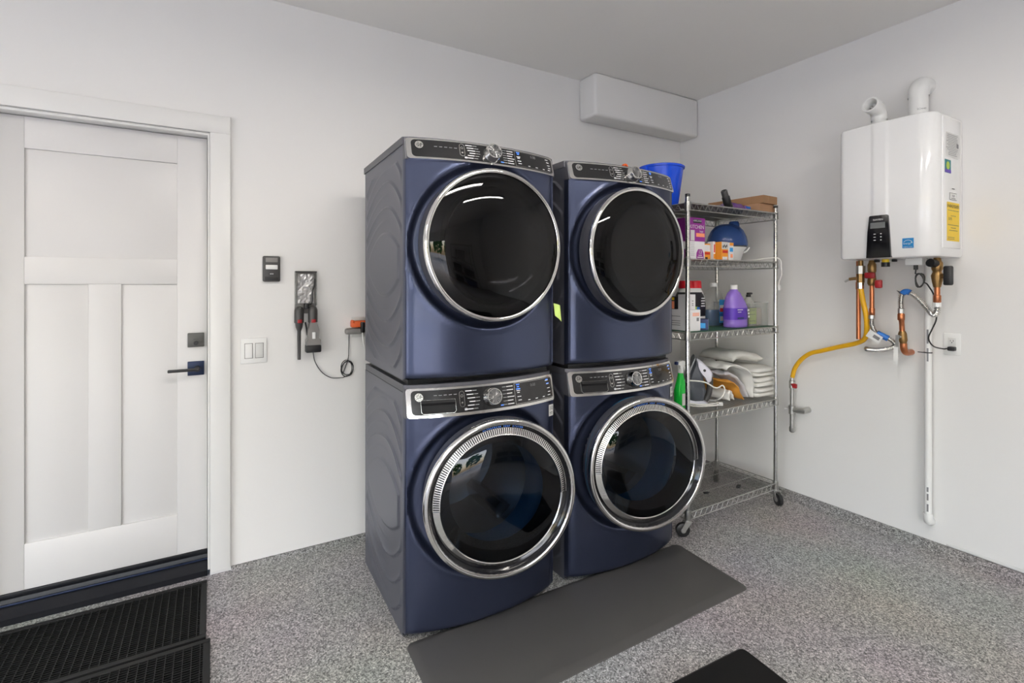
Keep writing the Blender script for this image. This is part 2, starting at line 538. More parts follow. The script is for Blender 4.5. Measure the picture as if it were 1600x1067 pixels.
# ------------------------------------------------------------------ entry door
tr = structure('trim_1', (0, DY, 0))
def B(name, a, b, mat, parent, r=0.002, base=(0, DY, 0)):
    return place(MB().rbox(a, b, r, 2), base).build(name, mat, parent, smooth=50)
B('side_casing', (-0.012, DY - 0.019, 0.022), (0.075, DY, 2.167), TRIM, tr)
B('head_casing', (-1.0, DY - 0.019, 2.167), (0.075, DY, 2.252), TRIM, tr)
B('side_casing', (-0.93, DY - 0.019, 0.022), (-0.842, DY, 2.167), TRIM, tr)
B('side_jamb', (-0.022, DY - 0.004, 0.03), (-0.0122, DY + 0.14, 2.156), TRIM, tr)
B('side_jamb', (-0.8395, DY - 0.004, 0.03), (-0.826, DY + 0.14, 2.156), TRIM, tr)
B('head_jamb', (-0.8395, DY - 0.004, 2.153), (-0.0122, DY + 0.14, 2.1645), TRIM, tr)
B('door_stop', (-0.045, DY + 0.1, 0.09), (-0.0222, DY + 0.135, 2.14), TRIM, tr)  # added behind the slab edge to block daylight leaking past the jamb
B('door_stop', (-0.8258, DY + 0.1, 0.09), (-0.803, DY + 0.135, 2.14), TRIM, tr)  # added likewise, closes the light gap on the far side
B('door_stop', (-0.826, DY + 0.10, 2.14), (-0.022, DY + 0.135, 2.153), TRIM, tr)

door = structure('door_1', (-0.42, DY + 0.06, 0.107))
db = (-0.42, DY + 0.06, 0.107)
F0, F1 = DY + 0.06, DY + 0.098
XA, XB, ZA, ZB = -0.8235, -0.0245, 0.109, 2.150
xs_ = (-0.699, -0.149)
B('stile', (XA, F0, ZA), (xs_[0], F1, ZB), DOORP, door, 0.0015, db)
B('stile', (xs_[1], F0, ZA), (XB, F1, ZB), DOORP, door, 0.0015, db)
B('rail', (xs_[0], F0, 2.013), (xs_[1], F1, ZB), DOORP, door, 0.0015, db)
B('rail', (xs_[0], F0, 1.426), (xs_[1], F1, 1.545), DOORP, door, 0.0015, db)
B('rail', (xs_[0], F0, ZA), (xs_[1], F1, 0.306), DOORP, door, 0.0015, db)
B('mullion', (-0.484, F0, 0.306), (-0.366, F1, 1.426), DOORP, door, 0.0015, db)
B('panel', (xs_[0], F0 + 0.009, 1.545), (xs_[1], F1 - 0.006, 2.013), DOORP, door, 0.0005, db)
B('panel', (xs_[0], F0 + 0.009, 0.306), (-0.484, F1 - 0.006, 1.426), DOORP, door, 0.0005, db)
B('panel', (-0.366, F0 + 0.009, 0.306), (xs_[1], F1 - 0.006, 1.426), DOORP, door, 0.0005, db)
B('door_sweep', (XA, F0 - 0.006, 0.086), (XB, F1, 0.1085), BRONZE, door, 0.002, db)
dbo = place(MB().rbox((-0.107, F0 - 0.016, 1.117), (-0.037, F0, 1.186), 0.003, 2), db).build('deadbolt', GREYLOCK, door)
dbo['label'] = 'square grey deadbolt plate'
m = MB().rev([(0, 0.020), (0.0095, 0.020), (0.010, 0.018), (0.010, 0.0)], (-0.072, F0 - 0.014, 1.137), 'y', 20)
m.box((-0.082, F0 - 0.017, 1.154), (-0.062, F0 - 0.0155, 1.1565))
place(m, db).build('keyhole', BLACKR, dbo)
lv = place(MB().rbox((-0.107, F0 - 0.010, 0.977), (-0.037, F0, 1.046), 0.002, 2), db).build('handle_plate', NAVYPL, door)
lv['label'] = 'dark blue square handle plate'
m = MB().rev([(0, 0.05), (0.012, 0.05), (0.0125, 0.045), (0.0125, 0.0)], (-0.066, F0 - 0.010, 1.012), 'y', 20)
m.rbox((-0.185, F0 - 0.068, 1.005), (-0.058, F0 - 0.052, 1.019), 0.004, 2)
place(m, db).build('lever', BLACKR, lv)
place(MB().rev([(0, 0.003), (0.003, 0.003), (0.003, 0)], (-0.048, F0 - 0.010, 1.012), 'y', 10), db).build('lock_pin', BLACKR, lv)

th = structure('threshold', (-0.42, DY, 0))
tb = (-0.42, DY, 0)
m = MB().prism([(DY + 0.11, 0.0), (DY + 0.002, 0.0), (DY + 0.002, 0.026), (DY + 0.014, 0.034), (DY + 0.052, 0.066), (DY + 0.058, 0.084), (DY + 0.11, 0.084)], 'x', -0.825, -0.0225)
place(m, tb).build('sill', BRONZE, th, smooth=20)
m = MB().rbox((-0.825, DY + 0.040, 0.062), (-0.0225, DY + 0.047, 0.070), 0.002, 2)
place(m, tb).build('sill_ridge', NAVYPL, th)

# ------------------------------------------------------------------ ceiling lamps (tube fittings above and behind the camera)
def tube_lamp(x, y, rz, label):
    t = thing('ceiling_lamp', label, 'lamp', (x, y, CZ), rz, 'tube lamps on the garage ceiling')
    MB().prism([(-0.075, 0), (0.075, 0), (0.075, -0.03), (0.10, -0.075), (0.095, -0.078), (0.055, -0.04), (-0.055, -0.04), (-0.095, -0.078), (-0.10, -0.075), (-0.075, -0.03)], 'x', -0.62, 0.62).build('housing', LAMPH, t, smooth=20)
    for s in (-0.032, 0.032):
        MB().cyl((-0.59, s, -0.06), (0.59, s, -0.06), 0.013, n=10).build('tube', TUBE, t)
    for s in (-1, 1):
        MB().rbox((s * 0.605 - 0.015, -0.06, -0.078), (s * 0.605 + 0.015, 0.06, -0.04), 0.004).build('end_cap', LAMPH, t)
tube_lamp(0.80, 0.62, 0.0, 'twin tube ceiling lamp above the camera, out from the door')
tube_lamp(1.75, -0.5, 0.0, 'twin tube ceiling lamp out from the heater wall')
tube_lamp(-2.4, 0.35, 0.0, 'twin tube ceiling lamp by the open garage doorway')

# ------------------------------------------------------------------ washing machines and dryers
W_ = 0.712
DEP = 0.665
def bow(x):
    u = max(0.0, min(1.0, x / W_))
    return -0.065 * (1 - abs(2 * u - 1) ** 2.2)

def front_mesh(z0, z1, zc, rhole):
    cols = [(0, 0.035), (0, 0.010), (0.0025, 0.003)]
    n = 64
    cols += [(0.006 + (W_ - 0.012) * i / n, None) for i in range(n + 1)]
    cols += [(W_ - 0.0025, 0.003), (W_, 0.010), (W_, 0.035)]
    rows = [(z0, 0.020), (z0 + 0.004, 0.008), (z0 + 0.012, 0.002)]
    mm = 84
    rows += [(z0 + 0.02 + (z1 - z0 - 0.02) * j / mm, 0.0) for j in range(mm + 1)]
    vs, fs, keep = [], [], []
    for z, tuck in rows:
        for x, yo in cols:
            y = bow(x) if yo is None else yo
            rr = math.hypot(x - W_ / 2, z - zc)
            if yo is None:
                y += 0.022 * (1 - sstep(0.322, 0.352, rr)) - 0.004 * math.exp(-((rr - 0.356) / 0.008) ** 2)
                # slightly tighter roll near the vertical edges
                e = min(x, W_ - x)
                y += 0.006 * (1 - sstep(0, 0.035, e))
                lim = 0.034 if True else 0
                y = min(y, lim)
            vs.append((x, min(y + tuck, 0.035), z))
    nc = len(cols)
    for j in range(len(rows) - 1):
        for i in range(nc - 1):
            q = (j * nc + i, j * nc + i + 1, (j + 1) * nc + i + 1, (j + 1) * nc + i)
            cx = sum(vs[k][0] for k in q) / 4
            cz = sum(vs[k][2] for k in q) / 4
            if rhole and math.hypot(cx - W_ / 2, cz - zc) < rhole:
                continue
            fs.append(q)
    return MB().add(vs, fs)

def side_mesh(h, zc):
    """pressed steel side with concentric arched steps; faces -x"""
    def ridge(d, amp, back=0.030):
        if d < 0:
            return amp * math.exp(d / back)
        return amp * (1 - sstep(0, 0.007, d))
    def height(y, z):
        dz = abs(z - zc)
        s = 0.0
        kk = 2.2 if y < 0.27 else 0.95
        e = sstep(0.045, 0.060, y) * (1 - sstep(0.615, 0.640, y))
        # raised field in the middle, arched top and bottom
        q = 0.085 + 0.055 - 1.5 * (y - 0.30) ** 2 - dz
        s += 0.007 * sstep(-0.004, 0.004, q) * sstep(0.074, 0.082, y) * (1 - sstep(0.56, 0.568, y))
        for k in range(3):
            arc = 0.150 + 0.1115 * k + 0.10 - kk * (y - 0.27) ** 2
            s += ridge(dz - arc, 0.008, 0.022) * e
            arc2 = arc - 0.054 - 0.25 * max(0, 0.27 - y)
            s += ridge(dz - arc2, 0.0022, 0.018) * e * sstep(0.22, 0.34, y)
        b = min(y - 0.04, DEP - 0.02 - y, z - 0.03, h - 0.05 - z)
        return -s * sstep(0, 0.012, b)
    return MB().grid(lambda u, v: (height(0.034 + (DEP - 0.034) * u, h * v), 0.034 + (DEP - 0.034) * u, h * v), 100, 210, flip=False)

def panel_pt(x, v, zb, zt, off=0.0):
    yb, yt = bow(x) - 0.010, bow(x) + 0.018
    y = yb + (yt - yb) * v
    z = zb + (zt - zb) * v
    nrm = Vector((0, -(zt - zb), (yt - yb))).normalized()
    return Vector((x, y, z)) + Vector((0, nrm.y, nrm.z)) * off

def panel_rr(mb, x0, x1, v0, v1, zb, zt, off, rad, nx=40, nv=14, thick=0.0):
    """rounded rectangle lying on the sloping control panel"""
    hh = (zt - zb)
    def inset(v):
        d = min(v - v0, v1 - v) * hh
        if d >= rad:
            return 0.0
        return rad - math.sqrt(max(0, rad * rad - (rad - d) ** 2))
    def vv(t):
        return v0 + (v1 - v0) * (0.5 - 0.5 * math.cos(PI * t))
    def fn(u, t, o=off):
        v = vv(t)
        i = inset(v)
        return panel_pt(x0 + i + (x1 - x0 - 2 * i) * u, v, zb, zt, o)
    s = len(mb.v)
    mb.grid(fn, nx, nv)
    if thick:
        # rim wall back to the cabinet
        per = []
        for i in range(nx + 1): per.append(fn(i / nx, 0))
        for j in range(1, nv + 1): per.append(fn(1, j / nv))
        for i in range(nx - 1, -1, -1): per.append(fn(i / nx, 1))
        for j in range(nv - 1, 0, -1): per.append(fn(0, j / nv))
        n = len(per)
        back = [p + Vector((0, thick, 0)) for p in per]
        mb.add(per + back, [(i, (i + 1) % n, n + (i + 1) % n, n + i) for i in range(n)])
    return mb

def panel_frame(x, v, zb, zt, off=0.0012):
    o = panel_pt(x, v, zb, zt, off)
    up = (panel_pt(x, v + 0.05, zb, zt) - panel_pt(x, v - 0.05, zb, zt)).normalized()
    rt = (panel_pt(x + 0.01, v, zb, zt) - panel_pt(x - 0.01, v, zb, zt)).normalized()
    n = rt.cross(up).normalized()
    return frame(o, rt, up, n)

MESH = {}
def shared(key, fn):
    if key not in MESH:
        MESH[key] = fn()
    return MESH[key]

def machine(kind, loc, rz, label, group, door_open=0.0):
    dry = kind == 'dryer'
    H = 0.984 if dry else 1.018
    zb, zt = (0.890, 0.978) if dry else (0.890, 1.004)
    zc = 0.550 if dry else 0.560
    z0 = 0.006 if dry else 0.019
    t = thing('clothes_dryer' if dry else 'washing_machine', label, 'dryer' if dry else 'washing machine', loc, rz, group)
    k = kind
    inst(shared(k + 'front', lambda: front_mesh(z0, zb + 0.004, zc, 0.272 if not dry else 0.285).mesh('front_panel', NAVY, 50)), 'front_panel', t)
    inst(shared(k + 'side', lambda: side_mesh(H - 0.03, (H - 0.03) / 2).mesh('side_panel', NAVYS, 60)), 'side_panel', t)
    def cab():
        m = MB()
        m.add([(W_, 0.034, 0.022), (W_, DEP, 0.022), (W_, DEP, H - 0.03), (W_, 0.034, H - 0.03)], [(0, 1, 2, 3)])       # far side
        m.add([(0, DEP, 0.022), (W_, DEP, 0.022), (W_, DEP, H - 0.03), (0, DEP, H - 0.03)], [(0, 1, 2, 3)])             # back
        m.add([(0.0, 0.02, 0.012), (W_, 0.02, 0.022), (W_, DEP, 0.022), (0.0, DEP, 0.012)], [(0, 1, 2, 3)])             # base
        return m.mesh('cabinet', NAVYD, 30)
    inst(shared(k + 'cab', cab), 'cabinet', t)
    fm = shared('foot', lambda: MB().rev([(0, 0), (0.022, 0), (0.022, 0.008), (0.012, 0.012), (0.012, 0.022), (0, 0.022)], (0, 0, 0), 'z', 16).mesh('foot', BLACKR, 40))
    for fx in (0.05, W_ - 0.05):
        for fy in (0.075, DEP - 0.06):
            inst(fm, 'foot', t, (fx, fy, 0))
    def lid():
        m = MB()
        e = 0.004 if dry else -0.002
        # lid with a bowed front edge, rounded rim
        n = 30
        fr = [(W_ * i / n, bow(W_ * i / n) * 0.9 + 0.022) for i in range(n + 1)]
        poly = [(-e, DEP + (0.012 if dry else 0.0)), (-e, 0.03)] + fr[1:-1] + [(W_ + e, 0.03), (W_ + e, DEP + (0.012 if dry else 0.0))]
        m.prism(poly, 'z', H - 0.030, H)
        return m.mesh('top_lid', NAVYD, 30)
    inst(shared(k + 'lid', lid), 'top_lid', t)
    # cheek pieces closing the side of the sloping control panel
    for x0 in (0.0, W_ - 0.012):
        inst(shared(k + 'cheek', lambda: MB().prism([(0.034, zb), (-0.004, zb), (0.016, zt), (0.034, zt)], 'x', 0, 0.012).mesh('panel_cheek', NAVYD, 30)), 'panel_cheek', t, (x0, 0, 0))
    bez = inst(shared(k + 'bez', lambda: panel_rr(MB(), 0.004, W_ - 0.004, 0.0, 1.0, zb, zt, 0.001, 0.012, 48, 14, 0.03).mesh('control_bezel', CHROME, 50)), 'control_bezel', t)
    bez['label'] = 'chrome control panel frame'
    bk = inst(shared(k + 'blk', lambda: panel_rr(MB(), 0.022, W_ - 0.012, 0.10, 0.925, zb, zt, 0.0022, 0.016, 48, 16).mesh('control_panel', PANELB, 50)), 'control_panel', t)
    bk['label'] = 'gloss black control panel'
    # emblem
    def emblem():
        M = panel_frame(0.052, 0.66 if dry else 0.70, zb, zt, 0.003)
        m = MB()
        m.rev([(0.0165, 0.0), (0.0165, 0.0016), (0.0135, 0.0016), (0.0135, 0.0)], (0, 0, 0), 'z', 24)
        m.rev([(0, 0.0004), (0.0135, 0.0004)], (0, 0, 0), 'z', 24)
        m.xform(M)
        return m.mesh('emblem', SATIN, 40)
    em = inst(shared(k + 'em', emblem), 'emblem', bk)
    def emtext():
        M = panel_frame(0.052, 0.66 if dry else 0.70, zb, zt, 0.0042)
        return MB().text('GE', M, 0.017, 0.85).mesh('emblem_lettering', PANELB, 0)
    stuff(inst(shared(k + 'emt', emtext), 'emblem_lettering', bk))
    # rows of small cycle names either side of the dial
    def marks():
        m = MB()
        rnd = random.Random(3)
        for j in range(6):
            v = 0.82 - 0.125 * j
            for x0, s in ((W_ * 0.5 - 0.052 - 0.006 * abs(j - 2.5), -1), (W_ * 0.5 + 0.052, 1)):
                ln = 0.026 + rnd.random() * 0.012
                M = panel_frame(x0 + s * 0.010, v, zb, zt, 0.0026)
                m.plate(M, 0.018, 0.0012)
                M = panel_frame(x0 + s * (0.022 + ln / 2), v, zb, zt, 0.0026)
                m.plate(M, ln, 0.0034)
        for x, v, wd in ((0.665, 0.80, 0.02), (0.67, 0.66, 0.018), (0.673, 0.5, 0.018), (0.676, 0.36, 0.018), (0.49, 0.62, 0.02), (0.49, 0.55, 0.014), (0.492, 0.40, 0.02), (0.494, 0.27, 0.018), (0.545, 0.22, 0.012), (0.59, 0.22, 0.014), (0.635, 0.22, 0.012), (0.672, 0.24, 0.018)):
            m.plate(panel_frame(x, v, zb, zt, 0.003), wd, 0.0032)
        return m.mesh('cycle_lettering', PRINTW, 0)
    stuff(inst(shared(k + 'marks', marks), 'cycle_lettering', bk))
    def gmarks():
        m = MB()
        for i in range(5):
            m.plate(panel_frame(0.115 + 0.02 * i, 0.62 if dry else 0.74, zb, zt, 0.0026), 0.013, 0.003)
        m.plate(panel_frame(0.235, 0.2, zb, zt, 0.0026), 0.011, 0.011)
        return m.mesh('feature_lettering', PRINTG, 0)
    stuff(inst(shared(k + 'gm', gmarks), 'feature_lettering', bk))
    def blues():
        m = MB()
        for x, v, wd in ((0.490, 0.84, 0.018), (0.490, 0.76, 0.012), (W_ * 0.5 + 0.045, 0.19, 0.014)) + (() if dry else ((0.668, 0.83, 0.018), (0.67, 0.68, 0.018), (0.49, 0.68, 0.022))):
            m.plate(panel_frame(x, v, zb, zt, 0.003), wd, 0.0045)
        return m.mesh('indicator', PRINTB, 0)
    stuff(inst(shared(k + 'bl', blues), 'indicator_lights', bk))
    def disp():
        m = MB()
        zz = (zb, zt)
        for x0, x1, v0, v1 in ((0.470, 0.4715, 0.13, 0.9), (0.6975, 0.699, 0.13, 0.9), (0.470, 0.699, 0.888, 0.9), (0.470, 0.699, 0.13, 0.142)):
            m.grid(lambda u, v: panel_pt(x0 + (x1 - x0) * u, v0 + (v1 - v0) * v, zb, zt, 0.0028), 12, 2)
        return m.mesh('display_outline', SATIN, 0)
    inst(shared(k + 'dsp', disp), 'display_outline', bk)
    def lcdm():
        m = MB()
        m.text('0:00' if not dry else '0:00', panel_frame(0.575, 0.74, zb, zt, 0.003), 0.018)
        return m.mesh('display_digits', PRINTG, 0)
    stuff(inst(shared(k + 'lcd', lcdm), 'display_digits', bk))
    def pill():
        m = MB()
        M = panel_frame(0.222, 0.56, zb, zt, 0.003)
        hh = 0.017 if dry else 0.021
        pts = []
        for i in range(24):
            a = 2 * PI * i / 24
            pts.append((0.0105 * math.cos(a), 0.0105 * math.sin(a) + (hh if math.sin(a) >= 0 else -hh), 0))
        m.tube(pts, 0.0011, 6, closed=True)
        m.xform(M)
        m.rev([(0.004, 0), (0.0055, 0)], (0, 0, 0), 'z', 12)
        s = len(m.v) - 24
        for i in range(s, len(m.v)):
            m.v[i] = M @ (m.v[i] + Vector((0, hh * 0.6, 0)))
        m.plate(M, 0.007, 0.006, 0.0004, 0, -hh * 0.7)
        return m.mesh('power_button', SATIN, 30)
    inst(shared(k + 'pill', pill), 'power_button', bk)
    # dial
    def dial():
        m = MB().rev([(0.040, 0.0), (0.040, 0.006), (0.036, 0.012), (0.035, 0.028), (0.033, 0.033), (0.030, 0.033), (0.029, 0.030)], (0, 0, 0), 'z', 40)
        return m.xform(panel_frame(W_ / 2, 0.53, zb, zt, 0.0)).mesh('dial', CHROME, 35)
    dl = inst(shared(k + 'dial', dial), 'dial', t)
    inst(shared(k + 'dialf', lambda: MB().rev([(0, 0.031), (0.0295, 0.030)], (0, 0, 0), 'z', 40).xform(panel_frame(W_ / 2, 0.53, zb, zt, 0.0)).mesh('dial_face', BRUSH, 35)), 'dial_face', dl)
    if not dry:
        def pocket():
            m = MB()
            M = panel_frame(0.125, 0.36, zb, zt, 0.0022)
            w2, h2 = 0.070, 0.027
            rim = [(-w2, -h2 + 0.008), (-w2 + 0.008, -h2), (w2 - 0.008, -h2), (w2, -h2 + 0.008), (w2, h2), (-w2, h2)]
            m.tube([(x, y, 0.0004) for x, y in rim], 0.0016, 6, closed=True)
            return m.xform(M).mesh('drawer_rim', SATIN, 40)
        dr = inst(shared('pocket', pocket), 'detergent_drawer', t)
        def pull():
            m = MB()
            M = panel_frame(0.125, 0.36, zb, zt, 0.0022)
            m.plate(M, 0.138, 0.052, 0.0006)
            m.prism([(-0.027, 0.0006), (0.027, 0.0006), (0.027, 0.009), (0.015, 0.0095), (0.006, 0.003)], 'x', -0.067, 0.067)
            for i in range(8, len(m.v)):
                m.v[i] = M @ m.v[i]
            return m.mesh('drawer_pull', POCK, 30)
        inst(shared('pull', pull), 'drawer_pull', dr)
        def stick():
            x = W_ - 0.022
            y = bow(x) + 0.0
            M = frame((x, y - 0.002, 0.842), (0.93, 0.36, 0), (0, 0, 1), (0.36, -0.93, 0))
            return MB().plate(M, 0.034, 0.052, 0.0008).mesh('warranty_sticker', WHITEP2, 0)
        st = inst(shared('stick', stick), 'warranty_sticker', t)
        def stickt():
            x = W_ - 0.022
            M = frame((x, bow(x) - 0.002, 0.842), (0.93, 0.36, 0), (0, 0, 1), (0.36, -0.93, 0))
            M2 = M @ Matrix.Translation((0, 0.010, 0.0008))
            m = MB().text('10', M2, 0.026, 1.1)
            m.plate(M @ Matrix.Translation((0, -0.010, 0.0008)), 0.022, 0.003, 0.0003)
            m.plate(M @ Matrix.Translation((0, -0.017, 0.0008)), 0.022, 0.002, 0.0003)
            return m.mesh('sticker_lettering', BLACKR, 0)
        stuff(inst(shared('stickt', stickt), 'sticker_lettering', st))
    # ---- interior
    if dry:
        def cav():
            return MB().rev([(0.284, -0.01), (0.27, -0.02), (0.25, -0.05), (0.23, -0.20), (0.0, -0.21)], (W_ / 2, bow(W_ / 2) + 0.03, zc), 'y', 40).mesh('drum', CAVITY, 40)
        inst(shared('dcav', cav), 'drum', t)
    else:
        def drm():
            m = MB().rev([(0.225, -0.06), (0.245, -0.10), (0.245, -0.44), (0.20, -0.46), (0.0, -0.44)], (W_ / 2, -0.03, zc), 'y', 48)
            return m.mesh('drum', DRUM, 40)
        d = inst(shared('drum', drm), 'drum', t)
        def fins():
            return MB().prism([(-0.045, 0.244), (-0.018, 0.19), (0.018, 0.19), (0.045, 0.244)], 'y', 0.10, 0.42).mesh('drum_fin', SATIN, 30)
        for a in (0.4, 0.4 + 2 * PI / 3, 0.4 + 4 * PI / 3):
            inst(shared('fins', fins), 'drum_fin', d, (W_ / 2, 0, zc), (0, a, 0))
        def gsk():
            m = MB().rev([(0.302, 0.030), (0.285, 0.034), (0.262, 0.030), (0.245, 0.010), (0.225, -0.02), (0.215, -0.05), (0.228, -0.062)], (W_ / 2, -0.03, zc), 'y', 48)
            return m.mesh('gasket', GASK, 40)
        inst(shared('gsk', gsk), 'gasket', t)
    # ---- door, hinged on its left edge
    R0 = 0.318
    hx, hy = W_ / 2 - R0, -0.118
    depth = 0.118
    dm = inst(shared(k + 'doorskirt', lambda: MB().rev(
        [(0.300, -0.095), (0.310, -0.095), (0.313, -0.09), (0.3145, -0.02)], (R0, 0, 0), 'y', 72).mesh('door', NAVYD, 40)), 'door', t, (hx, hy, zc), (0, 0, -door_open))
    dm['label'] = 'round porthole door'
    ring = [(0.3145, -0.024), (0.3175, -0.022), (0.3185, -0.014), (0.3165, -0.006), (0.311, -0.001), (0.303, 0.0), (0.299, -0.003)] if dry else \
           [(0.3145, -0.030), (0.322, -0.026), (0.3235, -0.014), (0.320, -0.005), (0.313, 0.0), (0.304, 0.0), (0.299, -0.004)]
    rg = inst(shared(k + 'ring', lambda: MB().rev(ring, (R0, 0, 0), 'y', 96).mesh('chrome_ring', CHROME, 60)), 'chrome_ring', dm)
    if dry:
        def dglass():
            n = 24
            rmax = 0.2995
            pr = [(rmax * (1 - (i / n) ** 1.4), -0.006 + 0.034 * (1 - (1 - (i / n) ** 1.4) ** 4)) for i in range(n + 1)]
            pr[-1] = (0.0, pr[-1][1])
            return MB().rev(pr, (R0, 0, 0), 'y', 72).mesh('door_glass', DGLASS, 60)
        inst(shared('dglass', dglass), 'door_glass', dm)
        def dinner():
            return MB().rev([(0.2985, -0.012), (0.262, -0.006), (0.250, -0.010)] + [(0.250 * math.cos(q * PI / 16), -0.010 - 0.085 * math.sin(q * PI / 16)) for q in range(1, 8)] + [(0.0, -0.095)], (R0, 0, 0), 'y', 56).mesh('inner_bowl', BOWLG, 60)
        inst(shared('dinner', dinner), 'inner_bowl', dm)
    else:
        inst(shared('blackring', lambda: MB().rev([(0.3005, -0.002), (0.297, -0.008), (0.287, -0.020), (0.284, -0.026)], (R0, 0, 0), 'y', 72).mesh('black_ring', BLACKG, 60)), 'black_ring', dm)
        a0, a1 = math.radians(-2), math.radians(184)
        def low():
            m = MB().rev([(0.2850, -0.024), (0.2840, -0.020), (0.2585, -0.008), (0.2555, -0.011)], (R0, 0, 0), 'y', 60, a1, a0 + 2 * PI)
            return m.mesh('mirror_ring', CHROME, 50)
        inst(shared('low', low), 'mirror_ring', dm)
        def back():
            m = MB().rev([(0.2850, -0.026), (0.2555, -0.014)], (R0, 0, 0), 'y', 60, a0, a1)
            return m.mesh('vent_channel', BLACKG, 50)
        inst(shared('vback', back), 'vent_channel', dm)
        def slats():
            m = MB()
            n = 100
            for i in range(n):
                a = a0 + (a1 - a0) * (i + 0.5) / n
                da = (a1 - a0) / n * 0.25
                q = []
                for (r, h) in ((0.2835, -0.0190), (0.2570, -0.0075)):
                    for s in (-1, 1):
                        q.append((R0 + r * math.cos(a + s * da), -h, r * math.sin(a + s * da)))
                for (r, h) in ((0.2835, -0.0265), (0.2570, -0.0150)):
                    for s in (-1, 1):
                        q.append((R0 + r * math.cos(a + s * da), -h, r * math.sin(a + s * da)))
                m.add(q, [(0, 1, 3, 2), (4, 6, 7, 5), (0, 4, 5, 1), (2, 3, 7, 6), (0, 2, 6, 4), (1, 5, 7, 3)])
            m.rev([(0.2600, -0.0080), (0.2570, -0.0065), (0.2545, -0.012)], (R0, 0, 0), 'y', 60, a0, a1)
            m.rev([(0.2860, -0.021), (0.2845, -0.0185), (0.2825, -0.0185)], (R0, 0, 0), 'y', 60, a0, a1)
            return m.mesh('vent_slats', SLAT, 30)
        stuff(inst(shared('slats', slats), 'vent_slats', dm))
        def wglass():
            n = 14
            rmax = 0.2555
            pr = [(rmax * (1 - i / n), -0.011 + 0.030 * (1 - (1 - i / n) ** 4)) for i in range(n + 1)]
            pr[-1] = (0.0, pr[-1][1])
            return MB().rev(pr, (R0, 0, 0), 'y', 72).mesh('door_glass', WGLASS, 60)
        inst(shared('wglass', wglass), 'door_glass', dm)
        def wbowl():
            return MB().rev([(0.2550, -0.014), (0.235, -0.045), (0.205, -0.085)], (R0, 0, 0), 'y', 56).mesh('inner_bowl', BLACKG, 40)
        inst(shared('wbowl', wbowl), 'inner_bowl', dm)
        def letters():
            m = MB()
            s = 'ULTRAFRESH VENT SYSTEM'
            n = len(s)
            for i, ch in enumerate(s):
                if ch == ' ':
                    continue
                a = math.radians(90) + math.radians(1.55) * ((n - 1) / 2 - i)
                r = 0.2915
                M = Matrix.Translation((R0 + r * math.cos(a), 0.0105, r * math.sin(a))) @ Matrix.Rotation(-(a - PI / 2), 4, 'Y') @ frame((0, 0, 0), (1, 0, 0), (0, 0, 1), (0, -1, 0))
                m.text(ch, M, 0.0088)
            return m.mesh('vent_lettering', PRINTB, 0)
        stuff(inst(shared('letters', letters), 'vent_lettering', dm))
    return t

LX, LY = 0.659, 1.943
RX, RY = 1.457, 1.928
machine('washer', (LX, LY, 0), -0.02, 'navy front-load washer standing on the floor closer to the white door', 'front-load washers under the dryers', math.radians(10.6))
machine('washer', (RX, RY, 0), 0.0, 'navy front-load washer standing on the floor beside the wire rack', 'front-load washers under the dryers', math.radians(12.9))
machine('dryer', (LX, LY, 1.0365), -0.02, 'navy dryer with reflective round glass stacked on the washer closer to the white door', 'dryers stacked on the washers')
machine('dryer', (RX, RY, 1.0365), 0.0, 'navy dryer stacked on the washer beside the wire rack and blue bucket', 'dryers stacked on the washers')
# stacking brackets fill the seam between the machines
for (x, y, rz, lab) in ((LX, LY, -0.02, 'black stacking bracket in the seam of the appliance stack closer to the door'), (RX, RY, 0.0, 'black stacking bracket in the seam of the appliance stack beside the wire rack')):
    t = thing('stacking_bracket', lab, 'bracket', (x, y, 1.018), rz, 'stacking brackets between washers and dryers')
    MB().box((0.02, 0.03, 0.0003), (W_ - 0.02, DEP - 0.02, 0.0183)).build('bracket_plate', BLACKR, t, smooth=0)

# bright note stuck to the dryer's front edge
t = thing('sticky_note', 'curled lime green sticky note on the edge of the dryer closer to the door', 'note', (1.356, 1.915, 1.30))
m = MB()
m.grid(lambda u, v: (0.002 + 0.030 * u, -0.004 - 0.012 * math.sin(u * 2.2) - 0.012 * (1 - v), -0.045 * (1 - v) * (0.35 + 0.65 * u) - 0.004 + 0.042 * v * (1 - 0.25 * u)), 8, 8)
m.build('paper', NOTE, t, fix=False)

# orange plug and loose wire lying on the dryer by the rack
t = thing('hose_end', 'orange ringed black plug with thin white wire on the dryer top', 'plug', (1.835, 1.99, 2.0205))
MB().rev([(0.008, -0.006), (0.0165, -0.006), (0.018, 0.0), (0.0165, 0.010), (0.009, 0.011), (0.007, 0.004)], (0.02, -0.02, 0.0185), 'y', 20).build('orange_collar', ORANGE, t)
MB().cyl((0.02, -0.016, 0.0185), (-0.015, 0.035, 0.0165), 0.010, 0.013, 14).build('plug_body', BLACKR, t)
MB().tube(spline([(-0.015, 0.035, 0.016), (-0.06, 0.02, 0.030), (-0.13, 0.0, 0.026), (-0.20, -0.01, 0.008), (-0.24, 0.02, 0.004)]), 0.0028, 6).build('wire', WCORD, t)

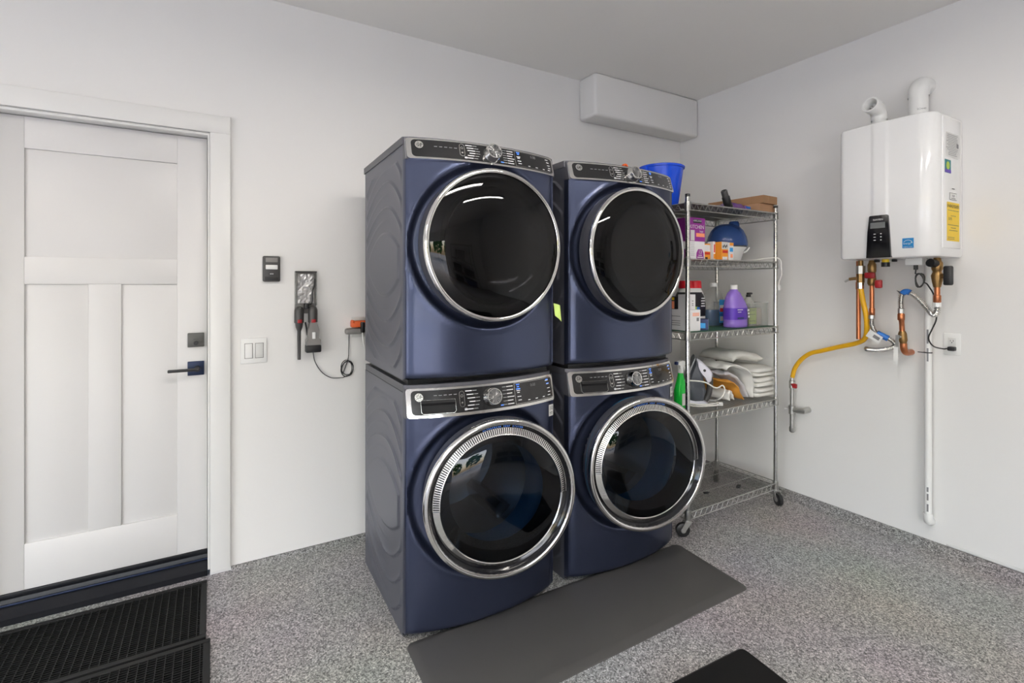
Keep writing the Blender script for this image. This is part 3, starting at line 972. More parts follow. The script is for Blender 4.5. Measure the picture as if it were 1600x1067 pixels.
# ------------------------------------------------------------------ floor mats
def slab_mat(name, label, cat, poly, th, mat, bev):
    """foam mat: polygon with a wide sloping edge"""
    cx = sum(p[0] for p in poly) / len(poly)
    cy = sum(p[1] for p in poly) / len(poly)
    t = thing(name, label, cat, (cx, cy, 0))
    def rounded(ins, r):
        out = []
        n = len(poly)
        P = []
        for i in range(n):
            a, b, c = Vector(poly[i - 1]), Vector(poly[i]), Vector(poly[(i + 1) % n])
            d1, d2 = (a - b).normalized(), (c - b).normalized()
            b2 = b + (d1 + d2) * ins
            P.append((b2, d1, d2))
        for b2, d1, d2 in P:
            A, C = b2 + d1 * r, b2 + d2 * r
            for k in range(6):
                s = k / 5
                out.append(A * (1 - s) ** 2 + b2 * 2 * s * (1 - s) + C * s * s)
        return out
    o0, o1, o2 = rounded(0, 0.035), rounded(0.002, 0.034), rounded(bev, 0.02)
    n = len(o0)
    vs = [(p.x - cx, p.y - cy, 0.0005) for p in o0] + [(p.x - cx, p.y - cy, 0.004) for p in o1] + [(p.x - cx, p.y - cy, th) for p in o2]
    fs = [tuple(range(n))[::-1], tuple(range(2 * n, 3 * n))]
    for k in (0, 1):
        fs += [(k * n + i, k * n + (i + 1) % n, (k + 1) * n + (i + 1) % n, (k + 1) * n + i) for i in range(n)]
    MB().add(vs, fs).build('mat_pad', mat, t, smooth=25)
    return t
# the grey mat butts against the washers' feet: its back edge follows the bowed fronts
slab_mat('comfort_mat', 'long grey comfort mat on the floor in front of the washers', 'mat',
         [(0.652, 1.925), (0.634, 1.462), (2.160, 1.462), (2.190, 1.918)], 0.014, RUBG, 0.030)
slab_mat('floor_mat', 'black rubber mat corner on the speckled floor before the grey mat', 'mat',
         [(1.30, 1.262), (0.95, 0.35), (1.70, 0.35), (1.786, 1.240)], 0.016, RUBK, 0.018)

def rib_mat(label, x0, x1, y0, y1, rz=0.0):
    t = thing('door_mat', label, 'mat', (x1, y0, 0), rz, 'black ribbed rubber mats by the door')
    W, D = x1 - x0, y1 - y0
    MB().rbox((-W, 0, 0.0005), (0, D, 0.006), 0.002, 1).build('mat_base', RUBK, t)
    fr = MB()
    e = 0.024
    fr.rbox((-W, 0, 0.006), (0, e, 0.012), 0.002, 1).rbox((-W, D - e, 0.006), (0, D, 0.012), 0.002, 1)
    fr.rbox((-e, e, 0.006), (0, D - e, 0.012), 0.002, 1).rbox((-W, e, 0.006), (-W + e, D - e, 0.012), 0.002, 1)
    fr.build('mat_border', RUBK2, t, smooth=40)
    r = MB()
    x = -e - 0.008
    while x > -W + e:
        r.box((x - 0.003, e, 0.006), (x, D - e, 0.0115))
        x -= 0.028
    stuff(r.build('mat_ribs', RUBK2, t, smooth=0))
    r = MB()
    y = e + 0.006
    while y < D - e - 0.006:
        r.box((-W + e, y, 0.006), (-e, y + 0.005, 0.0100))
        y += 0.0135
    stuff(r.build('mat_cross_ribs', RUBK, t, smooth=0))
rib_mat('black ribbed rubber mat against the door threshold', -0.90, -0.024, 2.365, 2.822)
rib_mat('black ribbed rubber mat a step out from the door, overlapping the frame edge', -0.92, -0.009, 1.88, 2.352)

# ------------------------------------------------------------------ fixtures on the back wall
t = thing('light_switch', 'white double rocker switch plate beside the door casing', 'switch', (0.179, DY, 1.088))
MB().rbox((-0.060, -0.007, -0.064), (0.060, 0, 0.064), 0.004, 2).build('wall_plate', WHITEP, t)
MB().box((-0.0425, -0.0076, -0.0385), (-0.0045, -0.006, 0.0385)).build('rocker_gap_shade', GREYP, t, smooth=0)  # grey strip stands in for the shadow around the rocker
MB().box((0.0055, -0.0076, -0.0385), (0.0445, -0.006, 0.0385)).build('rocker_gap_shade', GREYP, t, smooth=0)  # same shadow, put in as grey, around the other rocker
r1 = MB().rbox((-0.040, -0.011, -0.036), (-0.007, -0.006, 0.036), 0.002, 2).build('rocker', WHITEP, t)
MB().rbox((0.008, -0.009, -0.036), (0.042, -0.006, 0.036), 0.002, 2).build('rocker', WHITEP2, t)

t = thing('garage_control', 'black garage door wall control with white button above the switch', 'control', (0.2595, DY, 1.505))
MB().rbox((-0.041, -0.022, -0.066), (0.041, 0, 0.066), 0.008, 3).build('case', DGREYP, t)
MB().rbox((-0.028, -0.0235, 0.034), (0.028, -0.021, 0.056), 0.002, 2).build('window', GREYP, t)
MB().rbox((-0.028, -0.026, -0.003), (0.028, -0.021, 0.020), 0.003, 2).build('push_bar', WHITEP, t)
MB().rbox((-0.012, -0.024, -0.032), (0.012, -0.021, -0.020), 0.002, 2).build('light_button', BLACKR, t)
m = MB()
for x in (-0.006, 0, 0.006):
    m.plate(face_y((x, -0.024, -0.026)), 0.003, 0.006)
stuff(m.build('button_print', PRINTW, t, smooth=0))
MB().rbox((-0.032, -0.0235, -0.058), (0.032, -0.021, -0.040), 0.002, 2).build('lower_button', BLACKR, t)

# handheld vacuum dock with two tools
t = thing('vacuum_dock', 'clear plastic vacuum tool dock on the wall between switch and machines', 'dock', (0.4245, DY, 1.25))
m = MB()
m.rbox((-0.054, -0.006, 0.02), (0.054, 0, 0.245), 0.003, 2)
m.build('backplate', GREYP, t)
m = MB().rbox((-0.054, -0.034, 0.064), (-0.048, -0.006, 0.245), 0.002, 1)
m.build('side_wall', CLEARP, t)
MB().rbox((0.048, -0.034, 0.064), (0.054, -0.006, 0.245), 0.002, 1).build('side_wall', CLEARP, t)
MB().rbox((-0.054, -0.034, 0.238), (0.054, -0.0062, 0.245), 0.002, 1).build('top_wall', DGREYP, t)
rnd = random.Random(5)
m = MB()
pts = {}
def crk(u, v):
    key = (round(u * 8), round(v * 14))
    if key not in pts:
        pts[key] = rnd.uniform(0.008, 0.024)
    return (-0.040 + 0.080 * u, -pts[key], 0.075 + 0.155 * v)
m.grid(crk, 8, 14)
m.build('film_bag', GLITTER, t, smooth=0, fix=False)
m = MB().tube(spline([(0.044, -0.030, 0.205), (0.040, -0.034, 0.17), (0.030, -0.034, 0.14), (0.030, -0.034, 0.09), (0.022, -0.032, 0.072), (0.008, -0.030, 0.066)]), 0.004, 8)
m.build('dock_cord', BCORD, t)
MB().rbox((-0.010, -0.045, 0.044), (0.012, -0.006, 0.074), 0.006, 3).build('hook', BLACKR, t)

def tool_head(m_name, t, x):
    m = MB().rev([(0.0, 0.055), (0.010, 0.0535), (0.019, 0.047), (0.0235, 0.035), (0.024, 0.015), (0.024, -0.030), (0.020, -0.034), (0.0, -0.034)], (x, 0, 0), 'z', 20)
    m.build('tool_head', DGREYP, t)
    MB().rbox((x - 0.011, -0.0262, -0.032), (x + 0.011, -0.018, -0.014), 0.002, 2).build('release_button', REDH, t)
t = thing('crevice_tool', 'long thin grey crevice tool hanging in the vacuum dock', 'vacuum tool', (0.389, DY - 0.034, 1.255))
tool_head('a', t, 0)
MB().tube([(0, 0, -0.03), (0, 0, -0.055), (0, 0, -0.075), (0, 0, -0.225)], [0.0205, 0.017, 0.0095, 0.008], 14).build('wand', DGREYP, t)
t = thing('handheld_vacuum_brush', 'wide grey motor brush tool hanging beside the crevice tool', 'vacuum tool', (0.457, DY - 0.034, 1.255))
tool_head('b', t, 0)
MB().prism([(-0.017, -0.03), (-0.026, -0.07), (-0.026, -0.115), (-0.034, -0.125), (-0.034, -0.155), (-0.026, -0.178), (0.030, -0.178), (0.036, -0.155), (0.036, -0.125), (0.028, -0.115), (0.028, -0.07), (0.017, -0.03)], 'y', -0.024, 0.024).build('tool_body', GREYP, t, smooth=20)
MB().rbox((-0.037, -0.028, -0.190), (0.039, 0.026, -0.150), 0.006, 2).build('brush_cover', BLACKR, t)
MB().rbox((-0.007, -0.028, -0.118), (0.010, -0.022, -0.082), 0.004, 3).build('light_window', WHITEP, t)
m = MB().tube(spline([(-0.036, 0.012, -0.0305), (-0.030, 0.016, -0.06), (-0.024, 0.026, -0.10)]), 0.004, 8).build('cable_strap', BLACKR, t)
# charger and its cable
t = thing('charger_cable', 'thin dark charging cable coiled below the wall outlet', 'cable', (0.627, DY - 0.008, 0.95))
pts = spline([(-0.165, 0, 0.112), (-0.155, 0, 0.06), (-0.12, 0, 0.0), (-0.07, 0, -0.035), (-0.01, 0, -0.04)], 8)
coil = []
for i in range(70):
    a = -PI / 2 + 2 * PI * i / 24
    rr = 0.036 + 0.005 * math.sin(i * 0.37)
    coil.append((0.012 + rr * 0.85 * math.cos(a), -0.002 * math.sin(i * 0.9) - 0.002, 0.010 + rr * math.sin(a) * 1.15))
tail = spline([coil[-1], (0.018, 0, 0.06), (0.022, 0, 0.12), (0.024, 0, 0.205)], 6)
m = MB().tube(pts + [Vector(c) for c in coil] + tail[1:], 0.0022, 6)
m.build('cable', BCORD, t)

t = thing('wall_outlet', 'white wall outlet partly behind the appliance stack', 'outlet', (0.700, DY, 1.185))
MB().rbox((-0.036, -0.006, -0.057), (0.036, 0, 0.057), 0.003, 2).build('wall_plate', WHITEP2, t)
t = thing('wall_charger', 'grey plug-in transformer below the orange adapter', 'charger', (0.680, DY - 0.0065, 1.168))
m = MB().rbox((-0.056, -0.040, -0.019), (0.050, 0, 0.015), 0.012, 3)
m.build('transformer', GREYP, t)
t = thing('plug_adapter', 'bright orange plug adapter in the wall outlet with black plug', 'adapter', (0.700, DY - 0.0065, 1.205))
MB().rbox((-0.044, -0.045, -0.018), (0.052, 0, 0.018), 0.006, 2).build('adapter_body', ORANGE, t)
MB().rbox((-0.042, -0.048, 0.006), (-0.030, -0.004, 0.022), 0.003, 2).build('adapter_tab', ORANGE, t)
MB().rbox((0.0, -0.072, -0.046), (0.022, -0.045, 0.012), 0.006, 2).build('black_plug', BLACKR, t)
MB().tube(spline([(0.011, -0.058, -0.045), (0.014, -0.056, -0.08), (0.024, -0.045, -0.12), (0.045, -0.035, -0.16), (0.07, -0.03, -0.20)]), 0.0045, 8).build('plug_cord', WCORD, t)

# ------------------------------------------------------------------ tankless water heater
HX0, HX1 = 2.994, DX - 0.0015
HY0, HY1 = 1.052, 1.488
HZ0, HZ1 = 1.562, 2.275
hb = (HX1, (HY0 + HY1) / 2, HZ0)
t = thing('water_heater', 'white wall-hung tankless water heater with black control panel', 'water heater', hb)
def heater_outline(z):
    pts = []
    rad = 0.070
    # from wall at far side, along far side to front, rounded to front, to near side and back to wall
    pts.append((HX1, HY1))
    pts.append((HX1, HY1 - 0.002))
    return pts
def hfront(y):
    """plan curve of the front: gentle crown with two soft creases, rounded ends"""
    u = (y - HY0) / (HY1 - HY0)
    x = HX0 + 0.012 * (2 * u - 1) ** 2
    for yc, sg in ((1.249, -1), (1.317, 1)):
        x += 0.0045 * sg * math.tanh((y - yc) / 0.006) * 0.5
    return x
def plan(scale=0.0):
    pts = []
    rn, rf = 0.075, 0.030
    pts.append((HX1, HY0 + scale))
    pts.append((hfront(HY0 + rn) + rn, HY0 + scale))
    for i in range(1, 9):
        a = i / 9 * PI / 2
        pts.append((hfront(HY0 + rn) + rn - (rn - scale) * math.sin(a), HY0 + rn - (rn - scale) * math.cos(a)))
    n = 60
    for i in range(n + 1):
        y = HY0 + rn + (HY1 - rf - HY0 - rn) * i / n
        pts.append((hfront(y) + scale, y))
    for i in range(1, 7):
        a = i / 7 * PI / 2
        pts.append((hfront(HY1 - rf) + rf - (rf - scale) * math.cos(a), HY1 - rf + (rf - scale) * math.sin(a)))
    pts.append((hfront(HY1 - rf) + rf, HY1 - scale))
    pts.append((HX1, HY1 - scale))
    return pts
levels = [(HZ0, 0.014), (HZ0 + 0.003, 0.006), (HZ0 + 0.012, 0.0), (HZ1 - 0.012, 0.0), (HZ1 - 0.003, 0.006), (HZ1, 0.014)]
m = MB()
P0 = plan(0)
n = len(P0)
vs, fs = [], []
for z, sc_ in levels:
    vs += [(x, y, z) for x, y in plan(sc_)]
for k in range(len(levels) - 1):
    fs += [(k * n + i, k * n + i + 1, (k + 1) * n + i + 1, (k + 1) * n + i) for i in range(n - 1)]
fs.append(tuple(range(n))[::-1])
fs.append(tuple((len(levels) - 1) * n + i for i in range(n)))
m.add(vs, fs)
body = place(m, hb).build('casing', ENAMEL, t, smooth=35)
m = MB().rbox((3.085, HY0 - 0.004, 1.606), (3.300, HY0 + 0.004, 2.257), 0.0035, 3)
place(m, hb).build('side_panel', ENAMEL, t, smooth=60)
m = MB().prism([(1.327, 1.781), (1.322, 1.785), (1.246, 1.785), (1.241, 1.780), (1.236, 1.70), (1.229, 1.5635), (1.341, 1.5635), (1.335, 1.70)], 'x', HX0 - 0.012, HX0 + 0.012)
ctl = place(m, hb).build('control_panel', BLACKG, t, smooth=20)
ctl['label'] = 'tapered gloss black control panel'
cx = HX0 - 0.0122
place(MB().plate(face_x((cx, 1.287, 1.733)), 0.068, 0.030, 0.0008), hb).build('display', LCD, ctl, smooth=0)
m = MB().text('NAVIEN', face_x((cx, 1.285, 1.762)), 0.013)
for j in range(3):
    m.plate(face_x((cx, 1.301, 1.688 - 0.016 * j)), 0.010, 0.003)
    m.plate(face_x((cx, 1.272, 1.688 - 0.016 * j)), 0.006, 0.005)
stuff(place(m, hb).build('panel_lettering', PRINTW, ctl, smooth=0))
es = place(MB().plate(face_x((hfront(1.159) - 0.0012, 1.159, 1.632)), 0.048, 0.050, 0.0006), hb).build('energy_sticker', ESBLUE, t, smooth=0)
m = MB()
ex = hfront(1.159) - 0.0022
arc = [(ex, 1.159 + 0.019 * math.cos(a), 1.630 + 0.017 * math.sin(a)) for a in [math.radians(20 + 9 * i) for i in range(16)]]
m.tube(arc, 0.0011, 5)
m.text('energy', face_x((ex, 1.163, 1.630)), 0.012)
m.text('\u2605', face_x((ex, 1.143, 1.634)), 0.012)
m.text('ENERGY STAR', face_x((ex, 1.159, 1.6125)), 0.0062)
stuff(place(m, hb).build('energy_lettering', PRINTW, es, smooth=0))
sy = HY0 - 0.0045
ys = place(MB().plate(face_y((3.203, sy, 1.739)), 0.150, 0.194, 0.0006), hb).build('energy_guide', YEL, t, smooth=0)
m = MB().text('ENERGYGUIDE', face_y((3.203, sy - 0.0008, 1.816)), 0.022, 1.0)
for (z, wd, x) in ((1.795, 0.13, 3.203), (1.768, 0.06, 3.203), (1.722, 0.13, 3.203), (1.708, 0.06, 3.203), (1.695, 0.10, 3.203), (1.660, 0.08, 3.175), (1.652, 0.08, 3.175)):
    m.plate(face_y((x, sy - 0.0008, z)), wd, 0.0022)
m.text('$195', face_y((3.165, sy - 0.0008, 1.752)), 0.020)
stuff(place(m, hb).build('energy_guide_lettering', BLACKR, ys, smooth=0))
gs = place(MB().plate(face_y((3.139, sy, 2.012)), 0.072, 0.066, 0.0006), hb).build('certificate_sticker', TEAL, t, smooth=0)
place(MB().rev([(0, 0.001), (0.020, 0.001)], (3.139, sy, 2.016), 'y', 20), hb).build('sticker_emblem', LIME, gs, smooth=0)
place(MB().plate(face_y((3.139, sy - 0.0008, 1.988)), 0.072, 0.016, 0.0005), hb).build('sticker_band', VIOLET, gs, smooth=0)
rp = place(MB().plate(face_y((3.197, sy, 2.122)), 0.162, 0.122, 0.0005), hb).build('rating_plate', WHITEP2, t, smooth=0)
m = MB()
rnd = random.Random(11)
for j in range(13):
    m.plate(face_y((3.197 - 0.01 * rnd.random(), sy - 0.0006, 2.172 - 0.0083 * j)), 0.13 * rnd.uniform(0.7, 1.1), 0.002)
m.plate(face_y((3.255, sy - 0.0006, 2.125)), 0.022, 0.022)
stuff(place(m, hb).build('rating_lettering', PRINTG, rp, smooth=0))
us = place(MB().plate(face_y((3.203, sy, 1.866)), 0.086, 0.036, 0.0006), hb).build('approval_sticker', BLACKR, t, smooth=0)
place(MB().plate(face_y((3.203, sy - 0.0006, 1.866)), 0.080, 0.031, 0.0004), hb).build('approval_face', WHITEP, us, smooth=0)
m = MB().text('NSF', face_y((3.203, sy - 0.0012, 1.868)), 0.018)
m.plate(face_y((3.203, sy - 0.0012, 1.856)), 0.05, 0.003)
m.plate(face_y((3.203, sy - 0.0008, 1.905)), 0.03, 0.004)
stuff(place(m, hb).build('approval_lettering', BLACKR, us, smooth=0))

# flue elbows on top of the heater
def pipe(mb, pts, r, n=24):
    return mb.tube(pts, r, n, cap=False)
vb = (3.17, 1.360, HZ1)
t = thing('intake_elbow', 'white pipe elbow with open mouth on top of the heater', 'pipe', vb)
d1 = Vector((-0.93, 0.03, 0.20)).normalized()
cpt = Vector((0, 0, 0.110))
MB().tube([(0, 0, -0.0), (0, 0, 0.075)], 0.034, 24).build('stub', PVC, t)
path = [Vector((0, 0, 0.055))] + [Vector((0, 0, 0.068))]
P1, P2 = Vector((0, 0, 0.108)), Vector((0, 0, 0.108)) + d1 * 0.050
path += [(1 - q) ** 2 * Vector((0, 0, 0.070)) + 2 * q * (1 - q) * P1 + q * q * P2 for q in [i / 8 for i in range(1, 9)]]
path += [P2 + d1 * 0.02]
MB().tube(path, 0.0385, 24, cap=False).build('elbow', PVC, t, smooth=60)
e0 = path[-1] - d1 * 0.012
prof = [(0.0425, 0.0), (0.0425, 0.040), (0.0405, 0.043), (0.0335, 0.043), (0.0315, 0.040), (0.0315, -0.02)]
zax = d1
xax = zax.cross(Vector((0, 1, 0))).normalized()
yax = zax.cross(xax).normalized()
MB().rev(prof, (0, 0, 0), 'z', 28).xform(frame(e0, xax, yax, zax)).build('mouth_ring', PVC, t, smooth=40)
MB().rev([(0.0, -0.018), (0.0315, -0.018)], (0, 0, 0), 'z', 24).xform(frame(e0, xax, yax, zax)).build('mouth_inside', PVCIN, t)
vb = (3.245, 1.208, HZ1)
t = thing('exhaust_elbow', 'white exhaust pipe elbow running from heater top into the wall', 'pipe', vb)
MB().tube([(0, 0, 0), (0, 0, 0.03)], 0.038, 28).build('collar', WHITEP, t)
MB().tube([(0, 0, 0.02), (0, 0, 0.155)], 0.043, 28).build('riser', PVC, t)
bend = [(0.0, 0, 0.150)] + [(0.058 - 0.058 * math.cos(a), 0, 0.162 + 0.058 * math.sin(a)) for a in [i / 8 * PI / 2 for i in range(0, 9)]] + [(DX - 0.002 - 3.245, 0, 0.220)]
MB().tube(bend, 0.047, 28, cap=False).build('elbow', PVC, t, smooth=60)
m = MB().tube([(0.0455 * math.cos(a), 0.0455 * math.sin(a), 0.026) for a in [2 * PI * i / 24 for i in range(24)]], 0.004, 6, closed=True)
m.build('clamp', SATIN, t)
MB().rbox((-0.062, -0.012, 0.018), (-0.044, 0.012, 0.036), 0.002).build('clamp_screw', STEEL, t)
stuff(MB().text('SCH40', frame((-0.036, -0.027, 0.075), (0.6, -0.8, 0), (0, 0, 1), (-0.8, -0.6, 0)), 0.014).build('pipe_lettering', PRINTG, t, smooth=0))

# ------------------------------------------------------------------ plumbing below the heater
def nut(m, p, r, h, n=6):
    return m.tube([p, (p[0], p[1], p[2] - h)], r, n)
# gas connector: from heater down and along the wall to the shut-off
gx, gy = 3.18, 1.458
t = thing('gas_connector', 'yellow coated gas hose curving from the heater to the wall valve', 'gas hose', (gx, gy, 1.5))
o = Vector((gx, gy, 1.5))
m = MB().tube([Vector(p) - o for p in ((gx, gy, 1.5605), (gx, gy, 1.53))], 0.013, 14)
m.build('nipple', BRASS, t)
m = MB()
nut(m, Vector((gx, gy, 1.530)) - o, 0.024, 0.045, 8)
m.build('union_nut', STEEL, t, smooth=20)
m = MB()
nut(m, Vector((gx, gy, 1.485)) - o, 0.020, 0.050, 8)
m.tube([Vector(p) - o for p in ((gx, gy + 0.0, 1.462), (gx - 0.01, gy + 0.055, 1.455))], 0.009, 10)
bv = m.build('gas_valve', BRASS, t, smooth=30)
m = MB()
m.tube([Vector(p) - o for p in ((gx - 0.01, gy + 0.050, 1.457), (gx - 0.018, gy + 0.075, 1.44))], 0.006, 8)
m.build('valve_lever', STEEL, bv)
m = MB()
nut(m, Vector((gx, gy, 1.435)) - o, 0.017, 0.035, 8)
m.build('hose_nut', FLEX, t, smooth=20)
hose = spline([(gx, gy, 1.405), (gx + 0.004, gy - 0.010, 1.33), (gx + 0.012, gy - 0.022, 1.25), (gx + 0.03, gy - 0.018, 1.17), (gx + 0.055, gy + 0.004, 1.112), (gx + 0.078, gy + 0.06, 1.078),
               (3.27, 1.62, 1.045), (3.272, 1.72, 1.010), (3.272, 1.79, 0.985), (3.272, 1.848, 0.938), (3.272, 1.888, 0.878), (3.272, 1.906, 0.815)], 8)
MB().tube([p - o for p in hose], 0.0135, 14).build('hose', YELH, t, smooth=60)
# wall shut-off and tee
t = thing('gas_shutoff', 'steel pipe tee with small red shut-off valve beside the wire rack', 'pipe fitting', (3.272, 1.908, 0.8))
m = MB().tube([(0, 0, 0.022), (0, 0, -0.004)], 0.0125, 12)
m.build('flare_nut', FLEX, t)
m = MB().tube([(0, 0, -0.004), (0, 0, -0.01), (0, 0, -0.055), (0, 0, -0.06)], [0.013, 0.018, 0.018, 0.013], 12)
vb_ = m.build('valve_body', STEEL, t)
m = MB().tube([(-0.014, -0.006, -0.03), (-0.028, -0.022, -0.032)], 0.007, 8)
m.rbox((-0.040, -0.050, -0.048), (-0.022, -0.020, -0.018), 0.006, 2)
m.build('valve_handle', REDH, vb_)
MB().tube([(0, 0, -0.055), (0, 0, -0.180)], 0.0125, 14).build('nipple', STEEL, t)
m = MB().tube([(0, 0, -0.168), (0, 0, -0.172), (0, 0, -0.225), (0, 0, -0.229)], [0.014, 0.021, 0.021, 0.014], 14)
m.build('tee', STEEL, t)
MB().tube([(0, 0, -0.198), (0.0, -0.045, -0.196), (0.0, -0.070, -0.193), (0.058, -0.075, -0.190)], [0.017, 0.018, 0.019, 0.019], 14).build('wall_branch', STEEL, t)
MB().tube([(0, 0, -0.225), (0, 0, -0.325)], 0.0135, 14).build('drip_leg', STEEL, t)
MB().tube([(0, 0, -0.312), (0, 0, -0.338), (0, 0, -0.345)], [0.0175, 0.0175, 0.012], 14).build('cap', STEEL, t)
MB().tube([(0.0, 0.015, -0.200), (0.0, 0.05, -0.202)], 0.005, 8).build('wire_tie', WHITEP, t)

# relief copper pipe behind the yellow hose
t = thing('relief_pipe', 'straight copper pipe hanging behind the yellow hose', 'pipe', (3.225, 1.490, 1.107))
MB().tube([(0, 0, 0), (0, 0, 0.453)], 0.0115, 14).build('copper_tube', COPPER, t)
MB().tube([(0, 0, 0.29), (0, 0, 0.33)], 0.014, 14).build('coupling', COPPER, t)

# hot water line
hx, hy = 3.19, 1.405
t = thing('hot_water_line', 'copper hot water line with red valve handles and looped steel flex hose', 'pipe', (hx, hy, 1.4))
o = Vector((hx, hy, 1.4))
def rel(ps): return [Vector(p) - o for p in ps]
m = MB().tube(rel(((hx, hy, 1.5605), (hx, hy, 1.545), (hx, hy, 1.535), (hx, hy, 1.50), (hx, hy, 1.49), (hx, hy, 1.44), (hx, hy, 1.43), (hx, hy, 1.418))), [0.014, 0.017, 0.021, 0.021, 0.017, 0.022, 0.022, 0.016], 12)
m.tube(rel(((hx, hy, 1.468), (hx - 0.03, hy - 0.012, 1.468))), 0.012, 12)
hv = m.build('service_valve', BRASS, t)
m = MB().rbox((-0.052, -0.034, 0.058), (-0.030, 0.018, 0.092), 0.008, 2)
m.build('valve_handle', REDH, hv)
MB().rbox((-0.045, -0.064, 0.004), (-0.020, -0.030, 0.050), 0.008, 2).build('valve_handle', REDH, hv)
MB().tube(rel(((hx, hy, 1.42), (hx, hy, 1.27))), 0.0115, 14).build('copper_tube', COPPER, t)
m = MB().tube(rel(((hx, hy, 1.292), (hx, hy, 1.288), (hx, hy, 1.255), (hx, hy, 1.252))), [0.012, 0.0145, 0.0145, 0.012], 14)
m.build('copper_coupling', COPPER, t)
m = MB()
nut(m, rel(((hx, hy, 1.252),))[0], 0.017, 0.02, 8)
m.build('flex_nut', STEEL, t, smooth=20)
def corr(path, r, o, amp=0.0022, pitch=0.008):
    """corrugated hose: radius ripples along the path"""
    P = spline(path, 40)
    out, R, acc = [], [], 0.0
    L = [0.0]
    for a, b in zip(P, P[1:]):
        L.append(L[-1] + (b - a).length)
    tot = L[-1]
    n = int(tot / pitch * 4)
    j = 0
    for i in range(n + 1):
        d = tot * i / n
        while j < len(L) - 2 and L[j + 1] < d:
            j += 1
        q = (d - L[j]) / max(1e-9, L[j + 1] - L[j])
        out.append(P[j].lerp(P[j + 1], q) - o)
        R.append(r + amp * math.cos(2 * PI * d / pitch))
    return MB().tube(out, R, 12)
hp = [(hx, hy, 1.235), (hx + 0.005, hy + 0.004, 1.20), (hx + 0.02, hy - 0.008, 1.158), (hx + 0.035, hy - 0.045, 1.133), (3.235, 1.325, 1.113), (3.24, 1.312, 1.088), (3.25, 1.345, 1.066), (3.265, 1.41, 1.050), (3.29, 1.468, 1.045), (3.325, 1.492, 1.045)]
corr(hp, 0.0125, o).build('flex_hose', FLEX, t, smooth=70)
w1 = spline(hp, 10)[22:36]
MB().tube([p - o for p in w1], 0.0165, 12).build('blue_wrap', BLUT, t)
ang = Matrix.Rotation(0.5, 4, 'X')
m = MB().plate(face_x((hx + 0.0, hy - 0.012, 1.132)) @ Matrix.Rotation(-0.55, 4, 'Z'), 0.075, 0.045, 0.001)
tg = place(m, o).build('paper_tag', WHITEP, t, smooth=0)
m = MB().plate(face_x((hx - 0.0012, hy - 0.022, 1.128)) @ Matrix.Rotation(-0.55, 4, 'Z'), 0.035, 0.018, 0.0004)
place(m, o).build('tag_print', PRINTG, tg, smooth=0)

# cold water line
cx_, cy_ = 3.19, 1.108
t = thing('cold_water_line', 'copper cold water line with black valve handle and steel flex hose', 'pipe', (cx_, cy_, 1.4))
o = Vector((cx_, cy_, 1.4))
m = MB().tube(rel(((cx_, cy_, 1.5605), (cx_, cy_, 1.545), (cx_, cy_, 1.535), (cx_, cy_, 1.505), (cx_, cy_, 1.49), (cx_, cy_, 1.47), (cx_, cy_, 1.44), (cx_, cy_, 1.41))), [0.015, 0.018, 0.024, 0.024, 0.018, 0.026, 0.022, 0.016], 12)
m.tube(rel(((cx_, cy_, 1.468), (cx_ - 0.012, cy_ - 0.035, 1.468))), 0.012, 12)
cv = m.build('service_valve', BRASS, t)
MB().rbox((-0.030, -0.070, 0.020), (-0.004, -0.032, 0.118), 0.008, 2).build('valve_handle', BLACKR, cv)
MB().tube(rel(((cx_ - 0.05, cy_ + 0.012, 1.535), (cx_ - 0.012, cy_ + 0.004, 1.530))), 0.021, 14).build('drain_port', BLACKR, cv)
MB().tube(rel(((cx_, cy_, 1.415), (cx_, cy_, 1.335))), 0.0125, 14).build('copper_tube', COPPER, t)
m = MB().tube(rel(((cx_, cy_, 1.372), (cx_, cy_, 1.368), (cx_, cy_, 1.335), (cx_, cy_, 1.33))), [0.0128, 0.0165, 0.0165, 0.0128], 14)
m.build('copper_coupling', COPPER, t)
m = MB()
nut(m, rel(((cx_, cy_, 1.332),))[0], 0.0175, 0.022, 8)
m.build('flex_nut', WHITEP, t, smooth=20)
cp = [(cx_, cy_, 1.312), (cx_ + 0.004, cy_ + 0.002, 1.285), (cx_ + 0.015, cy_ + 0.018, 1.268), (3.225, 1.155, 1.288), (3.23, 1.20, 1.344), (3.23, 1.240, 1.380), (3.23, 1.268, 1.382), (3.23, 1.281, 1.350), (3.23, 1.281, 1.290)]
corr(cp, 0.0125, o, 0.0026, 0.0095).build('flex_hose', FLEX, t, smooth=70)
w1 = spline(cp, 10)[50:64]
MB().tube([p - o for p in w1], 0.0155, 12).build('blue_tape', BLUT, t)
m = MB().prism([(1.262 - cy_, 1.378 - 1.4), (1.300 - cy_, 1.392 - 1.4), (1.285 - cy_, 1.376 - 1.4)], 'x', 3.222 - cx_, 3.226 - cx_)
m.build('tape_tail', DGREYP, t, smooth=0)
m = MB()
nut(m, Vector((3.23, 1.281, 1.292)) - o, 0.0165, 0.024, 8)
m.build('lower_nut', STEEL, t, smooth=20)
m = MB().tube(rel(((3.23, 1.281, 1.268), (3.23, 1.281, 1.262), (3.23, 1.281, 1.232), (3.23, 1.279, 1.228), (3.23, 1.276, 1.165))), [0.013, 0.0165, 0.0165, 0.0125, 0.0125], 14)
m.build('lower_copper', COPPER, t)
m = MB().tube(rel(((3.23, 1.276, 1.17), (3.23, 1.275, 1.155), (3.23, 1.272, 1.12), (3.23, 1.270, 1.10))), [0.015, 0.020, 0.020, 0.013], 12)
lv = m.build('stop_valve', BRASS, t)
m = MB().tube(rel(((3.23, 1.276, 1.14), (3.20, 1.284, 1.14))), 0.010, 10)
